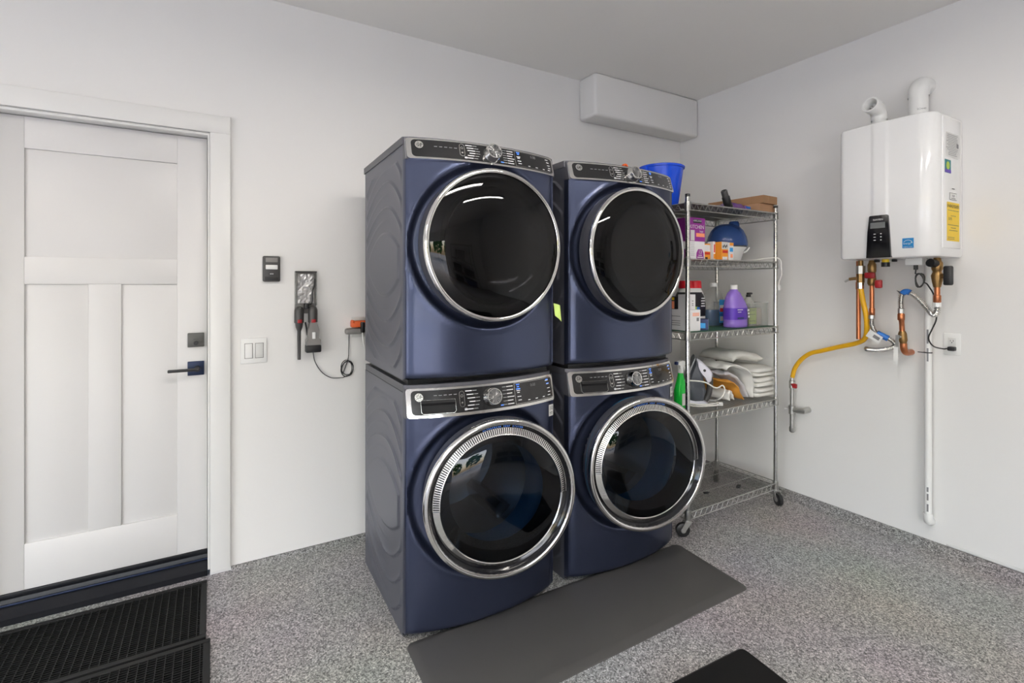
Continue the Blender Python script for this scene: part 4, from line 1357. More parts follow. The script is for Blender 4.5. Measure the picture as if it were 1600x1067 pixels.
m.prism([(1.294 - cy_, 1.150 - 1.4), (1.278 - cy_, 1.150 - 1.4), (1.282 - cy_, 1.03 - 1.4), (1.298 - cy_, 1.03 - 1.4)], 'x', 3.197 - cx_, 3.200 - cx_)
m.build('lever', STEEL, lv, smooth=20)
m = MB().prism([(1.302 - cy_, 1.085 - 1.4), (1.280 - cy_, 1.085 - 1.4), (1.282 - cy_, 0.990 - 1.4), (1.304 - cy_, 0.990 - 1.4)], 'x', 3.1935 - cx_, 3.1950 - cx_)
m.build('white_tag', WHITEP, lv, smooth=0)
eb = spline([(3.23, 1.270, 1.105), (3.232, 1.270, 1.082), (3.243, 1.270, 1.062), (3.265, 1.271, 1.052), (3.29, 1.271, 1.050), (3.328, 1.272, 1.050)], 6)
MB().tube([p - o for p in eb], 0.0165, 14).build('copper_elbow', COPPER, t, smooth=60)

# small white junction box and condensate trap below the casing
t = thing('junction_box', 'small white cable box on the underside of the heater', 'box', (3.17, 1.188, 1.5615))
MB().rbox((-0.03, -0.034, -0.036), (0.03, 0.040, 0), 0.003, 2).build('cover', WHITEP, t)
MB().tube([(-0.01, 0.0, -0.034), (-0.01, 0.0, -0.060)], 0.010, 10).build('strain_relief', BLACKR, t)
t = thing('condensate_port', 'black and yellow drain port under the heater control panel', 'drain', (3.17, 1.330, 1.5615))
MB().tube([(0, 0, 0), (0, 0, -0.018)], 0.017, 14).build('yellow_ring', YEL, t)
MB().tube([(0, 0, -0.016), (0, 0, -0.040)], 0.020, 14).build('black_cap', BLACKR, t)
m = MB().rbox((-0.01, 0.030, -0.014), (0.01, 0.052, 0), 0.002)
m.build('clip', BLACKR, t)
MB().rbox((-0.01, -0.052, -0.014), (0.01, -0.032, 0), 0.002).build('clip', BLACKR, t)

# white drain pipe on the wall
t = thing('drain_pipe', 'tall white plastic drain pipe running down the wall beside the outlet', 'pipe', (3.288, 1.181, 0.155))
MB().tube([(0, 0, 0.03), (0, 0, 1.402)], 0.0165, 18).build('tube', PVC, t)
MB().tube([(0, 0, 0.048), (0, 0, 0.020), (0.004, 0, 0.006), (0.018, 0, -0.002), (0.041, 0, -0.002)], [0.021, 0.021, 0.021, 0.02, 0.02], 18).build('elbow', PVC, t, smooth=60)
m = MB()
for z0, z1 in ((0.06, 0.10), (0.12, 0.155), (0.165, 0.19), (0.86, 0.93), (0.955, 1.03)):
    m.rev([(0.0168, z0), (0.0168, z1)], (0, 0, 0), 'z', 4, math.radians(178), math.radians(205))
stuff(m.build('pipe_lettering', PRINTG, t, smooth=0))
MB().rev([(0.0168, 0.903), (0.0182, 0.903), (0.0182, 0.909), (0.0168, 0.909)], (0, 0, 0), 'z', 20).build('cable_tie', BLACKR, t)
MB().rbox((-0.021, 0.010, 0.904), (-0.012, 0.040, 0.908), 0.001).build('tie_tail', BLACKR, t)

t = thing('power_cord', 'black power cord looped below the heater and plugged into the wall', 'cord', (3.2, 1.17, 1.2))
o = Vector((3.2, 1.17, 1.2))
pts = [Vector((3.16, 1.188, 1.502)), Vector((3.16, 1.190, 1.48))]
for i in range(34):
    a = 1.2 + 2 * PI * i / 14
    pts.append(Vector((3.16 + 0.0014 * i * 0.5, 1.176 + 0.019 * math.cos(a) + 0.003 * math.sin(i), 1.446 + 0.036 * math.sin(a))))
pts += spline([pts[-1], (3.20, 1.150, 1.42), (3.245, 1.135, 1.35), (3.256, 1.134, 1.25), (3.256, 1.152, 1.19), (3.262, 1.170, 1.14), (3.285, 1.158, 1.098), (3.295, 1.12, 1.087), (3.300, 1.104, 1.090)], 8)[1:]
MB().tube([p - o for p in pts], 0.0035, 8).build('cable', BCORD, t, smooth=60)
MB().rbox((0.090, -0.098, -0.121), (0.1245, -0.068, -0.099), 0.005, 2).build('plug', BLACKR, t)

t = thing('heater_outlet', 'white duplex wall outlet feeding the black heater cord', 'outlet', (DX, 1.092, 1.112))
MB().rbox((-0.006, -0.036, -0.057), (0, 0.036, 0.057), 0.003, 2).build('wall_plate', WHITEP, t)
MB().rbox((-0.009, -0.017, -0.034), (-0.005, 0.017, 0.034), 0.002, 2).build('receptacle', WHITEP2, t)
m = MB()
for dy in (-0.006, 0.006):
    m.box((-0.0096, dy - 0.001, 0.014), (-0.0088, dy + 0.001, 0.022))
m.box((-0.0096, -0.002, 0.006), (-0.0088, 0.002, 0.011))
stuff(m.build('slots', BLACKR, t, smooth=0))

# ------------------------------------------------------------------ wire rack
RX0, RX1, RY0, RY1 = 2.31, 3.15, 1.945, 2.390
rb = (2.73, 2.1675, 0)
rack = thing('wire_rack', 'five tier chrome wire rack on casters in the corner beside the machines', 'shelving', rb)
post_me = place(MB().tube([(0, 0, 0.100), (0, 0, 1.927)], 0.0127, 16), (0, 0, 0)).mesh('post', POST, 40)
cap_me = MB().rev([(0, 0.010), (0.0135, 0.010), (0.014, 0.007), (0.014, -0.006), (0, -0.006)], (0, 0, 0), 'z', 16).mesh('post_cap', BLACKR, 40)
def rings():
    m = MB()
    z = 0.16
    while z < 1.90:
        m.rev([(0.0127, z - 0.0012), (0.0131, z), (0.0127, z + 0.0012)], (0, 0, 0), 'z', 12)
        z += 0.0254
    return m.mesh('post_grooves', GREYP, 40)
groove_me = rings()
wheel_me = MB().rev([(0.010, -0.015), (0.030, -0.015), (0.038, -0.011), (0.038, 0.011), (0.030, 0.015), (0.010, 0.015)], (0, 0, 0), 'y', 24).mesh('wheel', BLACKR, 40)
hub_me = MB().rev([(0, -0.017), (0.015, -0.017), (0.015, 0.017), (0, 0.017)], (0, 0, 0), 'y', 16).mesh('wheel_hub', GREYP, 40)
def caster():
    m = MB()
    m.rev([(0, 0.115), (0.015, 0.115), (0.016, 0.100), (0.012, 0.098), (0.018, 0.094), (0.019, 0.086), (0, 0.084)], (0, 0, 0), 'z', 16)
    m.prism([(-0.018, 0.088), (0.018, 0.088), (0.040, 0.045), (0.036, 0.030), (0.022, 0.030)], 'y', -0.0215, -0.0185)
    m.prism([(-0.018, 0.088), (0.018, 0.088), (0.040, 0.045), (0.036, 0.030), (0.022, 0.030)], 'y', 0.0185, 0.0215)
    m.box((-0.018, -0.02, 0.084), (0.018, 0.02, 0.090))
    return m.mesh('caster', STEEL, 30)
caster_me = caster()
for (px, py, rz) in ((RX0, RY0, 2.6), (RX1, RY0, -2.0), (RX0, RY1, 1.2), (RX1, RY1, 3.6)):
    p = inst(post_me, 'post', rack, (px - rb[0], py - rb[1], 0))
    inst(cap_me, 'post_cap', p, (0, 0, 1.927))
    stuff(inst(groove_me, 'post_grooves', p))
    c = inst(caster_me, 'caster', rack, (px - rb[0], py - rb[1], 0), (0, 0, rz))
    inst(wheel_me, 'wheel', c, (0.028, 0, 0.038))
    inst(hub_me, 'wheel_hub', c, (0.028, 0, 0.038))
sx0, sx1, sy0, sy1 = RX0 - 0.012, RX1 + 0.012, RY0 - 0.012, RY1 + 0.012
def shelf_frame():
    m = MB()
    def L(pts, r): m.tube([(p[0] - rb[0], p[1] - rb[1], p[2]) for p in pts], r, 6)
    for z, r in ((0.012, 0.0034), (-0.026, 0.0032)):
        for y in (sy0, sy1):
            L([(RX0 + 0.012, y, z), (RX1 - 0.012, y, z)], r)
        for x in (sx0, sx1):
            L([(x, RY0 + 0.012, z), (x, RY1 - 0.012, z)], r)
    for y in (sy0, sy1):
        n = 34
        L([(RX0 + 0.012 + (RX1 - RX0 - 0.024) * i / n, y, 0.011 if i % 2 == 0 else -0.025) for i in range(n + 1)], 0.0022)
    for x in (sx0, sx1):
        n = 18
        L([(x, RY0 + 0.012 + (RY1 - RY0 - 0.024) * i / n, 0.011 if i % 2 == 0 else -0.025) for i in range(n + 1)], 0.0022)
    for px in (RX0, RX1):
        for py in (RY0, RY1):
            m.rev([(0.0130, -0.030), (0.0172, -0.030), (0.0180, -0.026), (0.0165, 0.016), (0.0160, 0.022), (0.0130, 0.022)], (px - rb[0], py - rb[1], 0), 'z', 16)
    for k in (1, 2):
        y = RY0 + (RY1 - RY0) * k / 3
        L([(sx0, y, 0.008), (sx1, y, 0.008)], 0.003)
    return m.mesh('shelf', WIRE, 40)
def deck():
    m = MB()
    x = RX0 + 0.028
    while x < RX1 - 0.02:
        m.tube([(x - rb[0], sy0 - rb[1], 0.0145), (x - rb[0], sy1 - rb[1], 0.0145)], 0.0021, 5)
        x += 0.0212
    return m.mesh('deck_wires', WIRE, 40)
frame_me, deck_me = shelf_frame(), deck()
TIERS = (1.872, 1.556, 1.137, 0.670, 0.125)
TOPS = [z + 0.0175 for z in TIERS]
for k, z in enumerate(TIERS):
    sh = inst(frame_me, 'shelf', rack, (0, 0, z))
    stuff(inst(deck_me, 'deck_wires', sh))
    if k in (0, 2):
        MB().box((sx0 + 0.012 - rb[0], sy0 + 0.002 - rb[1], 0.0167), (sx1 - 0.012 - rb[0], sy1 - 0.002 - rb[1], 0.0182)).build('liner', LINER if k == 0 else LINERG, sh, smooth=0)
ZT = [z + 0.019 for z in TIERS]

# ------------------------------------------------------------------ things on the top shelf
t = thing('bucket', 'bright blue plastic bucket on the top shelf behind the dryer', 'bucket', (2.372, 2.2, ZT[0]))
MB().rev([(0, 0), (0.096, 0), (0.100, 0.004), (0.132, 0.236), (0.139, 0.238), (0.141, 0.248), (0.135, 0.252), (0.129, 0.246), (0.097, 0.010), (0, 0.010)], (0, 0, 0), 'z', 48).build('bucket_body', BLUEB, t, smooth=40)
MB().rbox((-0.148, -0.02, 0.215), (-0.128, 0.02, 0.243), 0.004).build('bail_lug', BLUEB, t)

t = thing('cardboard_box', 'flat tan cardboard box lying on the top shelf under a second box', 'box', (3.085, 2.10, ZT[0]), 0.0, 'cardboard boxes on the top shelf')
MB().rbox((-0.078, -0.135, 0), (0.078, 0.150, 0.054), 0.002, 1).build('carton', CARDB2, t)
MB().box((-0.0785, -0.1355, 0.026), (0.0785, -0.134, 0.0268)).build('flap_seam', CARDB, t, smooth=0)
t = thing('cardboard_box', 'long brown cardboard box on top of the flat tan box', 'box', (3.090, 2.15, ZT[0] + 0.0545), 0.05, 'cardboard boxes on the top shelf')
MB().rbox((-0.085, -0.205, 0), (0.075, 0.20, 0.050), 0.002, 1).build('carton', CARDB, t)
MB().box((-0.030, -0.206, 0.003), (-0.028, -0.2045, 0.047)).build('flap_seam', CARDB2, t, smooth=0)
t = thing('bagged_parts', 'purple film bag of black vacuum parts on the top shelf', 'bag', (2.868, 2.12, ZT[0]))
rnd = random.Random(21)
hts = {}
def film(u, v):
    k = (round(u * 12), round(v * 8))
    if k not in hts:
        hts[k] = rnd.uniform(-0.008, 0.008)
    e = min(u, 1 - u, v, 1 - v)
    h = 0.062 * min(1, e * 5) ** 0.5 * (0.75 + 0.25 * u)
    return (-0.105 + 0.240 * u, -0.12 + 0.24 * v, max(0.001, h + hts[k] * min(1, e * 8)))
MB().grid(film, 12, 8).build('film', PURFILM, t, smooth=0, fix=False)
MB().tube(spline([(-0.08, -0.02, 0.016), (-0.03, -0.05, 0.024), (0.04, -0.03, 0.026), (0.10, -0.06, 0.018)]), 0.015, 10).build('bagged_hose', DGREYP, t)
MB().rbox((0.02, -0.085, 0.008), (0.075, -0.045, 0.044), 0.008).build('bagged_red_part', REDP, t)
MB().rbox((0.085, -0.105, 0.002), (0.125, -0.07, 0.036), 0.003).build('bagged_blue_part', BLUT, t)
t = thing('vacuum_nozzle', 'black vacuum nozzle pointing up at the shelf edge beside purple bag', 'nozzle', (2.712, 1.990, ZT[0]))
ax = Vector((-0.55, -0.12, 0.82)).normalized()
b0 = Vector((0.030, 0.01, 0.022))
def along(m, prof, n=20):
    pts = [b0 + ax * h for r, h in prof]
    return m.tube(pts, [r for r, h in prof], n)
along(MB(), [(0.021, 0.0), (0.024, 0.012), (0.024, 0.058), (0.021, 0.062)]).build('collar', BLACKR, t)
along(MB(), [(0.0195, 0.058), (0.0195, 0.100), (0.017, 0.103)]).build('tip', DGREYP, t)
along(MB(), [(0.0125, 0.1033), (0.0125, 0.1038)]).build('bore', BLACKG, t)
MB().tube([b0 + ax * 0.01, b0 + Vector((0.018, 0.004, 0.001)), b0 + Vector((0.030, 0.006, -0.001))], [0.02, 0.020, 0.017], 14).build('bend', BLACKR, t)

# ------------------------------------------------------------------ second shelf
z = ZT[1]
bx0, bx1, by0, by1 = 2.387, 2.526, 2.000, 2.250
t = thing('trash_bag_box', 'purple and white kitchen trash bag box behind the rack post', 'box', (2.4565, 2.125, z))
o = (2.4565, 2.125, z)
place(MB().rbox((bx0, by0, z), (bx1, by1, z + 0.242), 0.0015, 1), o).build('carton', WCARD, t)
place(MB().box((bx0 - 0.0008, by0 - 0.0008, z + 0.104), (bx1 + 0.0008, by1, z + 0.2428)), o).build('purple_top', PURPLE, t, smooth=0)
place(MB().box((bx0 - 0.0012, by0, z + 0.104), (bx0 - 0.0007, by1, z + 0.2420)), o).build('dark_side', DPURPLE, t, smooth=0)
place(MB().prism([(by0 + 0.02, z + 0.001), (by0 + 0.02, z + 0.05), (by0 + 0.06, z + 0.075), (by0 + 0.12, z + 0.05), (by0 + 0.13, z + 0.001)], 'x', bx0 - 0.0012, bx0 - 0.0004), o).build('side_badge', DPURPLE, t, smooth=0)
fm = by0 - 0.0010
m = MB().plate(face_y((bx0 + 0.072, fm, z + 0.222)), 0.072, 0.022, 0.0006)
place(m, o).build('brand_bar', BLACKR, t, smooth=0)
m = MB().text('KIRKLAND', face_y((bx0 + 0.072, fm - 0.0008, z + 0.224)), 0.015)
m.text('KITCHEN', face_y((bx0 + 0.066, fm, z + 0.188)), 0.030)
m.text('bags', face_y((bx0 + 0.107, fm, z + 0.164)), 0.018)
stuff(place(m, o).build('box_lettering', PRINTW, t, smooth=0))
place(MB().plate(face_y((bx0 + 0.098, fm, z + 0.142)), 0.074, 0.022, 0.0006), o).build('salmon_band', SALMON, t, smooth=0)
place(MB().plate(face_y((bx0 + 0.030, fm, z + 0.138)), 0.034, 0.062, 0.0005), o).build('bag_picture', WHITEP2, t, smooth=0)
place(MB().prism([(bx0 + 0.062, z + 0.002), (bx0 + 0.064, z + 0.035), (bx0 + 0.078, z + 0.058), (bx0 + 0.112, z + 0.058), (bx0 + 0.126, z + 0.035), (bx0 + 0.128, z + 0.002)], 'y', fm - 0.0005, fm + 0.0003), o).build('size_badge', PURPLE, t, smooth=0)
m = MB().text('13', face_y((bx0 + 0.095, fm - 0.0008, z + 0.040)), 0.030)
m.plate(face_y((bx0 + 0.095, fm - 0.0008, z + 0.022)), 0.03, 0.004)
m.plate(face_y((bx0 + 0.095, fm - 0.0008, z + 0.010)), 0.05, 0.006)
stuff(place(m, o).build('size_lettering', PRINTW, t, smooth=0))
m = MB()
for j in range(8):
    m.plate(face_y((bx0 + 0.030, fm + 0.0004, z + 0.095 - 0.0105 * j)), 0.036 - 0.003 * (j % 3), 0.0018)
stuff(place(m, o).build('fine_print', PRINTG, t, smooth=0))

def carton(name, label, x0, x1, y0, y1, z0, h, mat, rz=0.0, group=None, cat='box'):
    c = ((x0 + x1) / 2, (y0 + y1) / 2, z0)
    t = thing(name, label, cat, c, rz, group)
    MB().rbox((x0 - c[0], y0 - c[1], 0), (x1 - c[0], y1 - c[1], h), 0.0012, 1).build('carton', mat, t)
    return t, (x1 - x0) / 2, (y1 - y0) / 2
g = 'small boxes on the second shelf'
t, hw, hd = carton('bulb_box', 'small orange and red box beside the purple trash bag box', 2.556, 2.616, 2.03, 2.10, z, 0.098, ORCARD, 0, g)
MB().plate(face_y((0, -hd - 0.0004, 0.070)), 0.050, 0.040, 0.0004).build('white_patch', WCARD, t, smooth=0)
MB().plate(face_y((0, -hd - 0.0004, 0.038)), 0.048, 0.014, 0.0004).build('red_band', REDPR, t, smooth=0)
stuff(MB().plate(face_y((-0.008, -hd - 0.0004, 0.010)), 0.022, 0.010, 0.0004).build('lettering', BLACKR, t, smooth=0))
t, hw, hd = carton('paper_tube_box', 'narrow white and red upright box between two orange boxes', 2.626, 2.648, 2.02, 2.06, z, 0.112, WCARD, 0.1, g)
MB().plate(face_y((0, -hd - 0.0004, 0.070)), 0.012, 0.050, 0.0004).build('red_stripe', REDPR, t, smooth=0)
MB().plate(face_y((0, -hd - 0.0004, 0.022)), 0.018, 0.030, 0.0004).build('orange_stripe', ORCARD, t, smooth=0)
t, hw, hd = carton('baking_soda_box', 'orange and white box in front of the humidifier', 2.660, 2.722, 1.985, 2.045, z, 0.110, ORCARD, 0, g)
MB().plate(face_y((0, -hd - 0.0004, 0.087)), 0.058, 0.044, 0.0004).build('white_patch', WHITEP2, t, smooth=0)
MB().plate(face_y((0.004, -hd - 0.0004, 0.050)), 0.050, 0.016, 0.0006).build('red_band', REDPR, t, smooth=0)
MB().plate(face_y((0, -hd - 0.0004, 0.010)), 0.044, 0.018, 0.0004).build('white_foot', WCARD, t, smooth=0)
m = MB()
for q in range(4):
    m.plate(face_y((-0.016 + 0.011 * q, -hd - 0.0010, 0.080 + 0.006 * (q % 2))), 0.008, 0.014, 0.0004)
stuff(m.build('lettering', BLACKR, t, smooth=0))
t, hw, hd = carton('filter_box', 'white box with blue and orange print touching the humidifier base', 2.728, 2.775, 1.985, 2.04, z, 0.108, WCARD, 0, g)
MB().plate(face_y((0.004, -hd - 0.0004, 0.098)), 0.036, 0.018, 0.0004).build('orange_corner', ORCARD, t, smooth=0)
MB().plate(face_y((0.002, -hd - 0.0004, 0.064)), 0.032, 0.024, 0.0004).build('blue_print', SKYB, t, smooth=0)
MB().plate(face_y((0.004, -hd - 0.0004, 0.026)), 0.022, 0.022, 0.0004).build('salmon_print', SALMON, t, smooth=0)

t = thing('humidifier', 'white humidifier with translucent blue teardrop tank on the second shelf', 'humidifier', (2.945, 2.155, z))
MB().rev([(0, 0), (0.085, 0), (0.092, 0.006), (0.112, 0.070), (0.128, 0.090), (0.130, 0.098), (0, 0.098)], (0, 0, 0), 'z', 36, sy=0.85).build('base', WHITEP, t, smooth=40)
MB().rev([(0.128, 0.098), (0.140, 0.104), (0.140, 0.130), (0.132, 0.165), (0.112, 0.205), (0.085, 0.232), (0.055, 0.246), (0.0, 0.250)], (0, 0, 0), 'z', 40, sy=0.85).build('tank', BLUETANK, t, smooth=60)
MB().rev([(0.034, 0.10), (0.034, 0.238), (0.030, 0.262), (0.026, 0.266), (0, 0.266)], (0.030, -0.03, 0), 'z', 20).build('mist_chimney', BLUETANK, t, smooth=50)
MB().rev([(0.129, 0.094), (0.136, 0.097), (0.136, 0.104), (0.129, 0.106)], (0, 0, 0), 'z', 40, sy=0.85).build('tank_rim', DGREYP, t)
MB().tube(spline([(0.108, -0.04, 0.06), (0.135, -0.05, 0.075), (0.155, -0.055, 0.098)]), 0.006, 8).build('handle', WHITEP, t)
cpts = spline([(-0.03, 0.10, 0.008), (-0.02, 0.03, 0.010), (0.02, -0.04, 0.020), (0.045, -0.085, 0.022), (0.055, -0.105, 0.004), (0.056, -0.108, -0.04), (0.066, -0.104, -0.09), (0.071, -0.085, -0.13), (0.074, -0.08, -0.16)], 8)
hc = MB().tube([p + Vector((0.155, -0.135, 0)) for p in cpts], 0.0042, 8).build('power_cord', WCORD, t, smooth=60)
MB().rbox((0.219, -0.225, -0.190), (0.239, -0.205, -0.155), 0.004).build('plug', WHITEP, hc)

# ------------------------------------------------------------------ third shelf
z = ZT[2]
g = 'cartons on the third shelf'
t, hw, hd = carton('white_carton', 'large white carton with red print behind the front rack post', 2.349, 2.440, 1.962, 2.20, z, 0.122, WCARD, 0, g)
m = MB()
for q in range(3):
    m.plate(face_y((0.006, -hd - 0.0004, 0.102 - 0.007 * q)), 0.058, 0.004, 0.0004)
stuff(m.build('red_lettering', SALMON, t, smooth=0))
m = MB()
for zz in (0.055, 0.042, 0.030, 0.082):
    m.plate(face_x((-hw - 0.0004, 0.02, zz)), 0.14, 0.0035, 0.0004)
m.plate(face_y((0.022, -hd - 0.0004, 0.066)), 0.020, 0.020, 0.0004)
stuff(m.build('grey_print', PRINTG, t, smooth=0))
t, hw, hd = carton('small_white_box', 'small white box standing on the large white carton', 2.352, 2.425, 1.985, 2.05, z + 0.1222, 0.088, WCARD, 0, g)
m = MB()
for q, (xx, zz) in enumerate(((-0.018, 0.05), (-0.018, 0.025), (0.012, 0.05), (0.012, 0.025), (0.012, 0.035))):
    m.plate(face_y((xx, -hd - 0.0004, zz)), 0.012, 0.005, 0.0004)
stuff(m.build('lettering', PRINTG, t, smooth=0))
t, hw, hd = carton('orange_trim_box', 'dark box with orange and yellow trim on the large white carton', 2.352, 2.415, 2.075, 2.14, z + 0.1222, 0.075, BLACKR, 0, g)
MB().plate(face_x((-hw - 0.0004, 0, 0.062)), 0.060, 0.016, 0.0005).build('yellow_band', YEL, t, smooth=0)
MB().plate(face_x((-hw - 0.0004, -0.012, 0.025)), 0.036, 0.045, 0.0005).build('salmon_panel', SALMON, t, smooth=0)

t = thing('detergent_tub', 'white detergent tub with black label and twin red caps on the third shelf', 'detergent', (2.595, 2.165, z))
def sq(a, b, n=36, p=3.0):
    out = []
    for i in range(n):
        q = 2 * PI * i / n
        c, s_ = math.cos(q), math.sin(q)
        out.append((a * math.copysign(abs(c) ** (2 / p), c), b * math.copysign(abs(s_) ** (2 / p), s_)))
    return out
def loft(secs, n=36):
    """secs: list of (z, half width, half depth, power, x shift)"""
    m = MB()
    vs, fs = [], []
    for (zz, a, b, p, dx) in secs:
        vs += [(x + dx, y, zz) for x, y in sq(max(a, 1e-4), max(b, 1e-4), n, p)]
    for k in range(len(secs) - 1):
        fs += [(k * n + i, k * n + (i + 1) % n, (k + 1) * n + (i + 1) % n, (k + 1) * n + i) for i in range(n)]
    fs.append(tuple(range(n))[::-1])
    fs.append(tuple((len(secs) - 1) * n + i for i in range(n)))
    return m.add(vs, fs)
loft([(0, 0.095, 0.055, 3, 0), (0.01, 0.102, 0.06, 3, 0), (0.14, 0.108, 0.062, 3, 0), (0.19, 0.104, 0.06, 2.6, 0), (0.225, 0.085, 0.055, 2.4, 0), (0.245, 0.075, 0.048, 2.2, 0)]).build('tub', WHITEP, t, smooth=50)
loft([(0.07, 0.1065, 0.0645, 3, -0.004), (0.14, 0.1105, 0.0645, 3, -0.004), (0.19, 0.1055, 0.0620, 2.6, -0.004), (0.220, 0.088, 0.0575, 2.4, -0.004)]).build('label_wrap', BLACKR, t, smooth=50)
for xx in (-0.042, 0.042):
    MB().rev([(0, 0.245), (0.043, 0.245), (0.040, 0.288), (0.036, 0.292), (0, 0.292)], (xx, 0, 0), 'z', 24).build('red_cap', REDP, t, smooth=40)
lab = frame((0.015, -0.0652, 0.13), (1, 0, 0), (0, 0, 1), (0, -1, 0))
MB().plate(lab, 0.040, 0.022, 0.0006, -0.045, -0.010).build('green_patch', LIME, t, smooth=0)
MB().plate(lab, 0.026, 0.036, 0.0008, -0.020, -0.020).build('blue_patch', BLUT, t, smooth=0)
m = MB()
for q in range(4):
    m.plate(lab, 0.03 + 0.006 * (q % 2), 0.006, 0.0008, 0.025, 0.052 - 0.016 * q)
stuff(m.build('lettering', PRINTW, t, smooth=0))

t = thing('sachet_box', 'small navy and white box lying cornerwise at the front of the third shelf', 'box', (2.512, 2.005, z), 0.70)
MB().rbox((-0.042, -0.030, 0), (0.042, 0.030, 0.064), 0.0012, 1).build('carton', NAVYL, t)
MB().plate(face_y((0, -0.0304, 0.032)), 0.082, 0.062, 0.0005).build('white_face', WCARD, t, smooth=0)
MB().plate(face_y((0.012, -0.0310, 0.034)), 0.034, 0.030, 0.0005).build('lilac_picture', LILAC, t, smooth=0)
MB().plate(face_y((-0.018, -0.0310, 0.014)), 0.036, 0.014, 0.0005).build('blue_patch', SKYB, t, smooth=0)
MB().plate(face_x((-0.0424, 0, 0.026)), 0.030, 0.030, 0.0005).build('teal_patch', SKYB, t, smooth=0)

t = thing('window_cleaner_jug', 'clear refill jug of blue cleaner with white cap on the third shelf', 'bottle', (2.815, 2.170, z))
loft([(0.0, 0.074, 0.046, 2.8, 0), (0.006, 0.080, 0.050, 2.8, 0), (0.165, 0.080, 0.050, 2.8, 0), (0.205, 0.068, 0.044, 2.3, 0.004), (0.235, 0.036, 0.030, 2, 0.012), (0.248, 0.022, 0.022, 2, 0.014), (0.256, 0.020, 0.020, 2, 0.014)]).build('jug', CLEARP, t, smooth=50)
loft([(0.003, 0.073, 0.044, 2.8, 0), (0.008, 0.077, 0.047, 2.8, 0), (0.105, 0.077, 0.047, 2.8, 0)]).build('liquid', BLULIQ, t, smooth=50)
MB().rev([(0, 0.254), (0.023, 0.254), (0.023, 0.276), (0.020, 0.279), (0, 0.279)], (0.014, 0, 0), 'z', 20).build('cap', WHITEP, t)
lab = face_y((0.034, -0.0525, 0.095))
lb = MB().plate(lab, 0.066, 0.150, 0.001).build('label', SKYB, t, smooth=0)
MB().plate(lab, 0.058, 0.024, 0.0014, 0, 0.008).build('red_word', REDPR, lb, smooth=0)
MB().plate(lab, 0.060, 0.020, 0.0014, 0, 0.030).build('white_band', WHITEP, lb, smooth=0)
MB().plate(lab, 0.052, 0.030, 0.0014, 0, -0.048).build('white_foot', WHITEP2, lb, smooth=0)
MB().plate(lab, 0.066, 0.016, 0.0012, 0, -0.022).build('blue_band', BLUT, lb, smooth=0)

t = thing('purple_cleaner', 'big bottle of purple cleaner with white cap and violet label', 'bottle', (2.828, 2.010, z))
loft([(0.0, 0.076, 0.048, 2.6, 0), (0.006, 0.083, 0.053, 2.6, 0), (0.03, 0.083, 0.053, 2.6, 0), (0.036, 0.081, 0.051, 2.6, 0), (0.042, 0.083, 0.053, 2.6, 0), (0.125, 0.083, 0.053, 2.6, 0), (0.130, 0.080, 0.051, 2.6, 0), (0.150, 0.077, 0.049, 2.5, -0.004), (0.185, 0.062, 0.042, 2.3, -0.012), (0.215, 0.045, 0.034, 2.1, -0.016), (0.228, 0.026, 0.026, 2, -0.016), (0.238, 0.022, 0.022, 2, -0.016)]).build('bottle', LILAC, t, smooth=50)
lb = loft([(0.050, 0.0838, 0.0538, 2.6, 0), (0.122, 0.0838, 0.0538, 2.6, 0)]).build('label', VIOLET, t, smooth=50)
MB().rev([(0, 0.236), (0.022, 0.236), (0.022, 0.262), (0.019, 0.265), (0, 0.265)], (-0.016, 0, 0), 'z', 20).build('cap', WHITEP, t)
lab = face_y((0, -0.0545, 0.086))
m = MB()
for q, (xx, zz, wd, hh) in enumerate(((-0.030, 0.026, 0.05, 0.005), (-0.036, 0.012, 0.032, 0.004), (0.052, 0.022, 0.018, 0.014), (0.054, 0.002, 0.016, 0.012), (0.056, -0.018, 0.014, 0.013))):
    m.plate(lab, wd, hh, 0.0012, xx, zz)
stuff(m.build('label_print', PRINTW, lb, smooth=0))
MB().plate(lab, 0.06, 0.010, 0.0012, -0.025, -0.026).build('dark_strip', NAVYL, lb, smooth=0)

t = thing('storage_bin', 'clear plastic storage bin at the wall end of the third shelf', 'bin', (3.028, 2.115, z))
def bin_():
    m = MB()
    a, b, h, th = 0.096, 0.135, 0.150, 0.002
    for sgn in (-1, 1):
        m.box((min(sgn * a, sgn * (a - th)), -b, 0), (max(sgn * a, sgn * (a - th)), b, h))
        m.box((-a + th, min(sgn * b, sgn * (b - th)), 0), (a - th, max(sgn * b, sgn * (b - th)), h))
    m.box((-a, -b, 0), (a, b, th))
    return m
bin_().build('bin_walls', CLEARP, t, smooth=0)
m = MB().tube([(-0.097, -0.136, 0.150), (0.097, -0.136, 0.150), (0.097, 0.136, 0.150), (-0.097, 0.136, 0.150)], 0.003, 6, closed=True)
m.build('rim', FROST, t)
t = thing('soap_refill', 'clear hand soap refill with lime green label inside the plastic bin', 'bottle', (2.990, 2.03, z + 0.003))
loft([(0, 0.042, 0.028, 3.4, 0), (0.005, 0.046, 0.030, 3.4, 0), (0.135, 0.046, 0.030, 3.4, 0), (0.165, 0.030, 0.024, 2.5, 0.0), (0.178, 0.016, 0.016, 2, 0), (0.186, 0.014, 0.014, 2, 0)]).build('bottle', FROST, t, smooth=50)
MB().rev([(0, 0.184), (0.015, 0.184), (0.015, 0.200), (0, 0.202)], (0, 0, 0), 'z', 16).build('collar', BLACKR, t)
MB().rbox((-0.012, -0.008, 0.200), (0.034, 0.008, 0.213), 0.004).build('nozzle', BLACKR, t)
lab = face_y((-0.004, -0.0312, 0.065))
lb = MB().plate(lab, 0.080, 0.108, 0.0006).build('label', LIME, t, smooth=0)
m = MB().text("MEYER'S", lab @ Matrix.Translation((0, 0.034, 0.0008)), 0.020, 0.9)
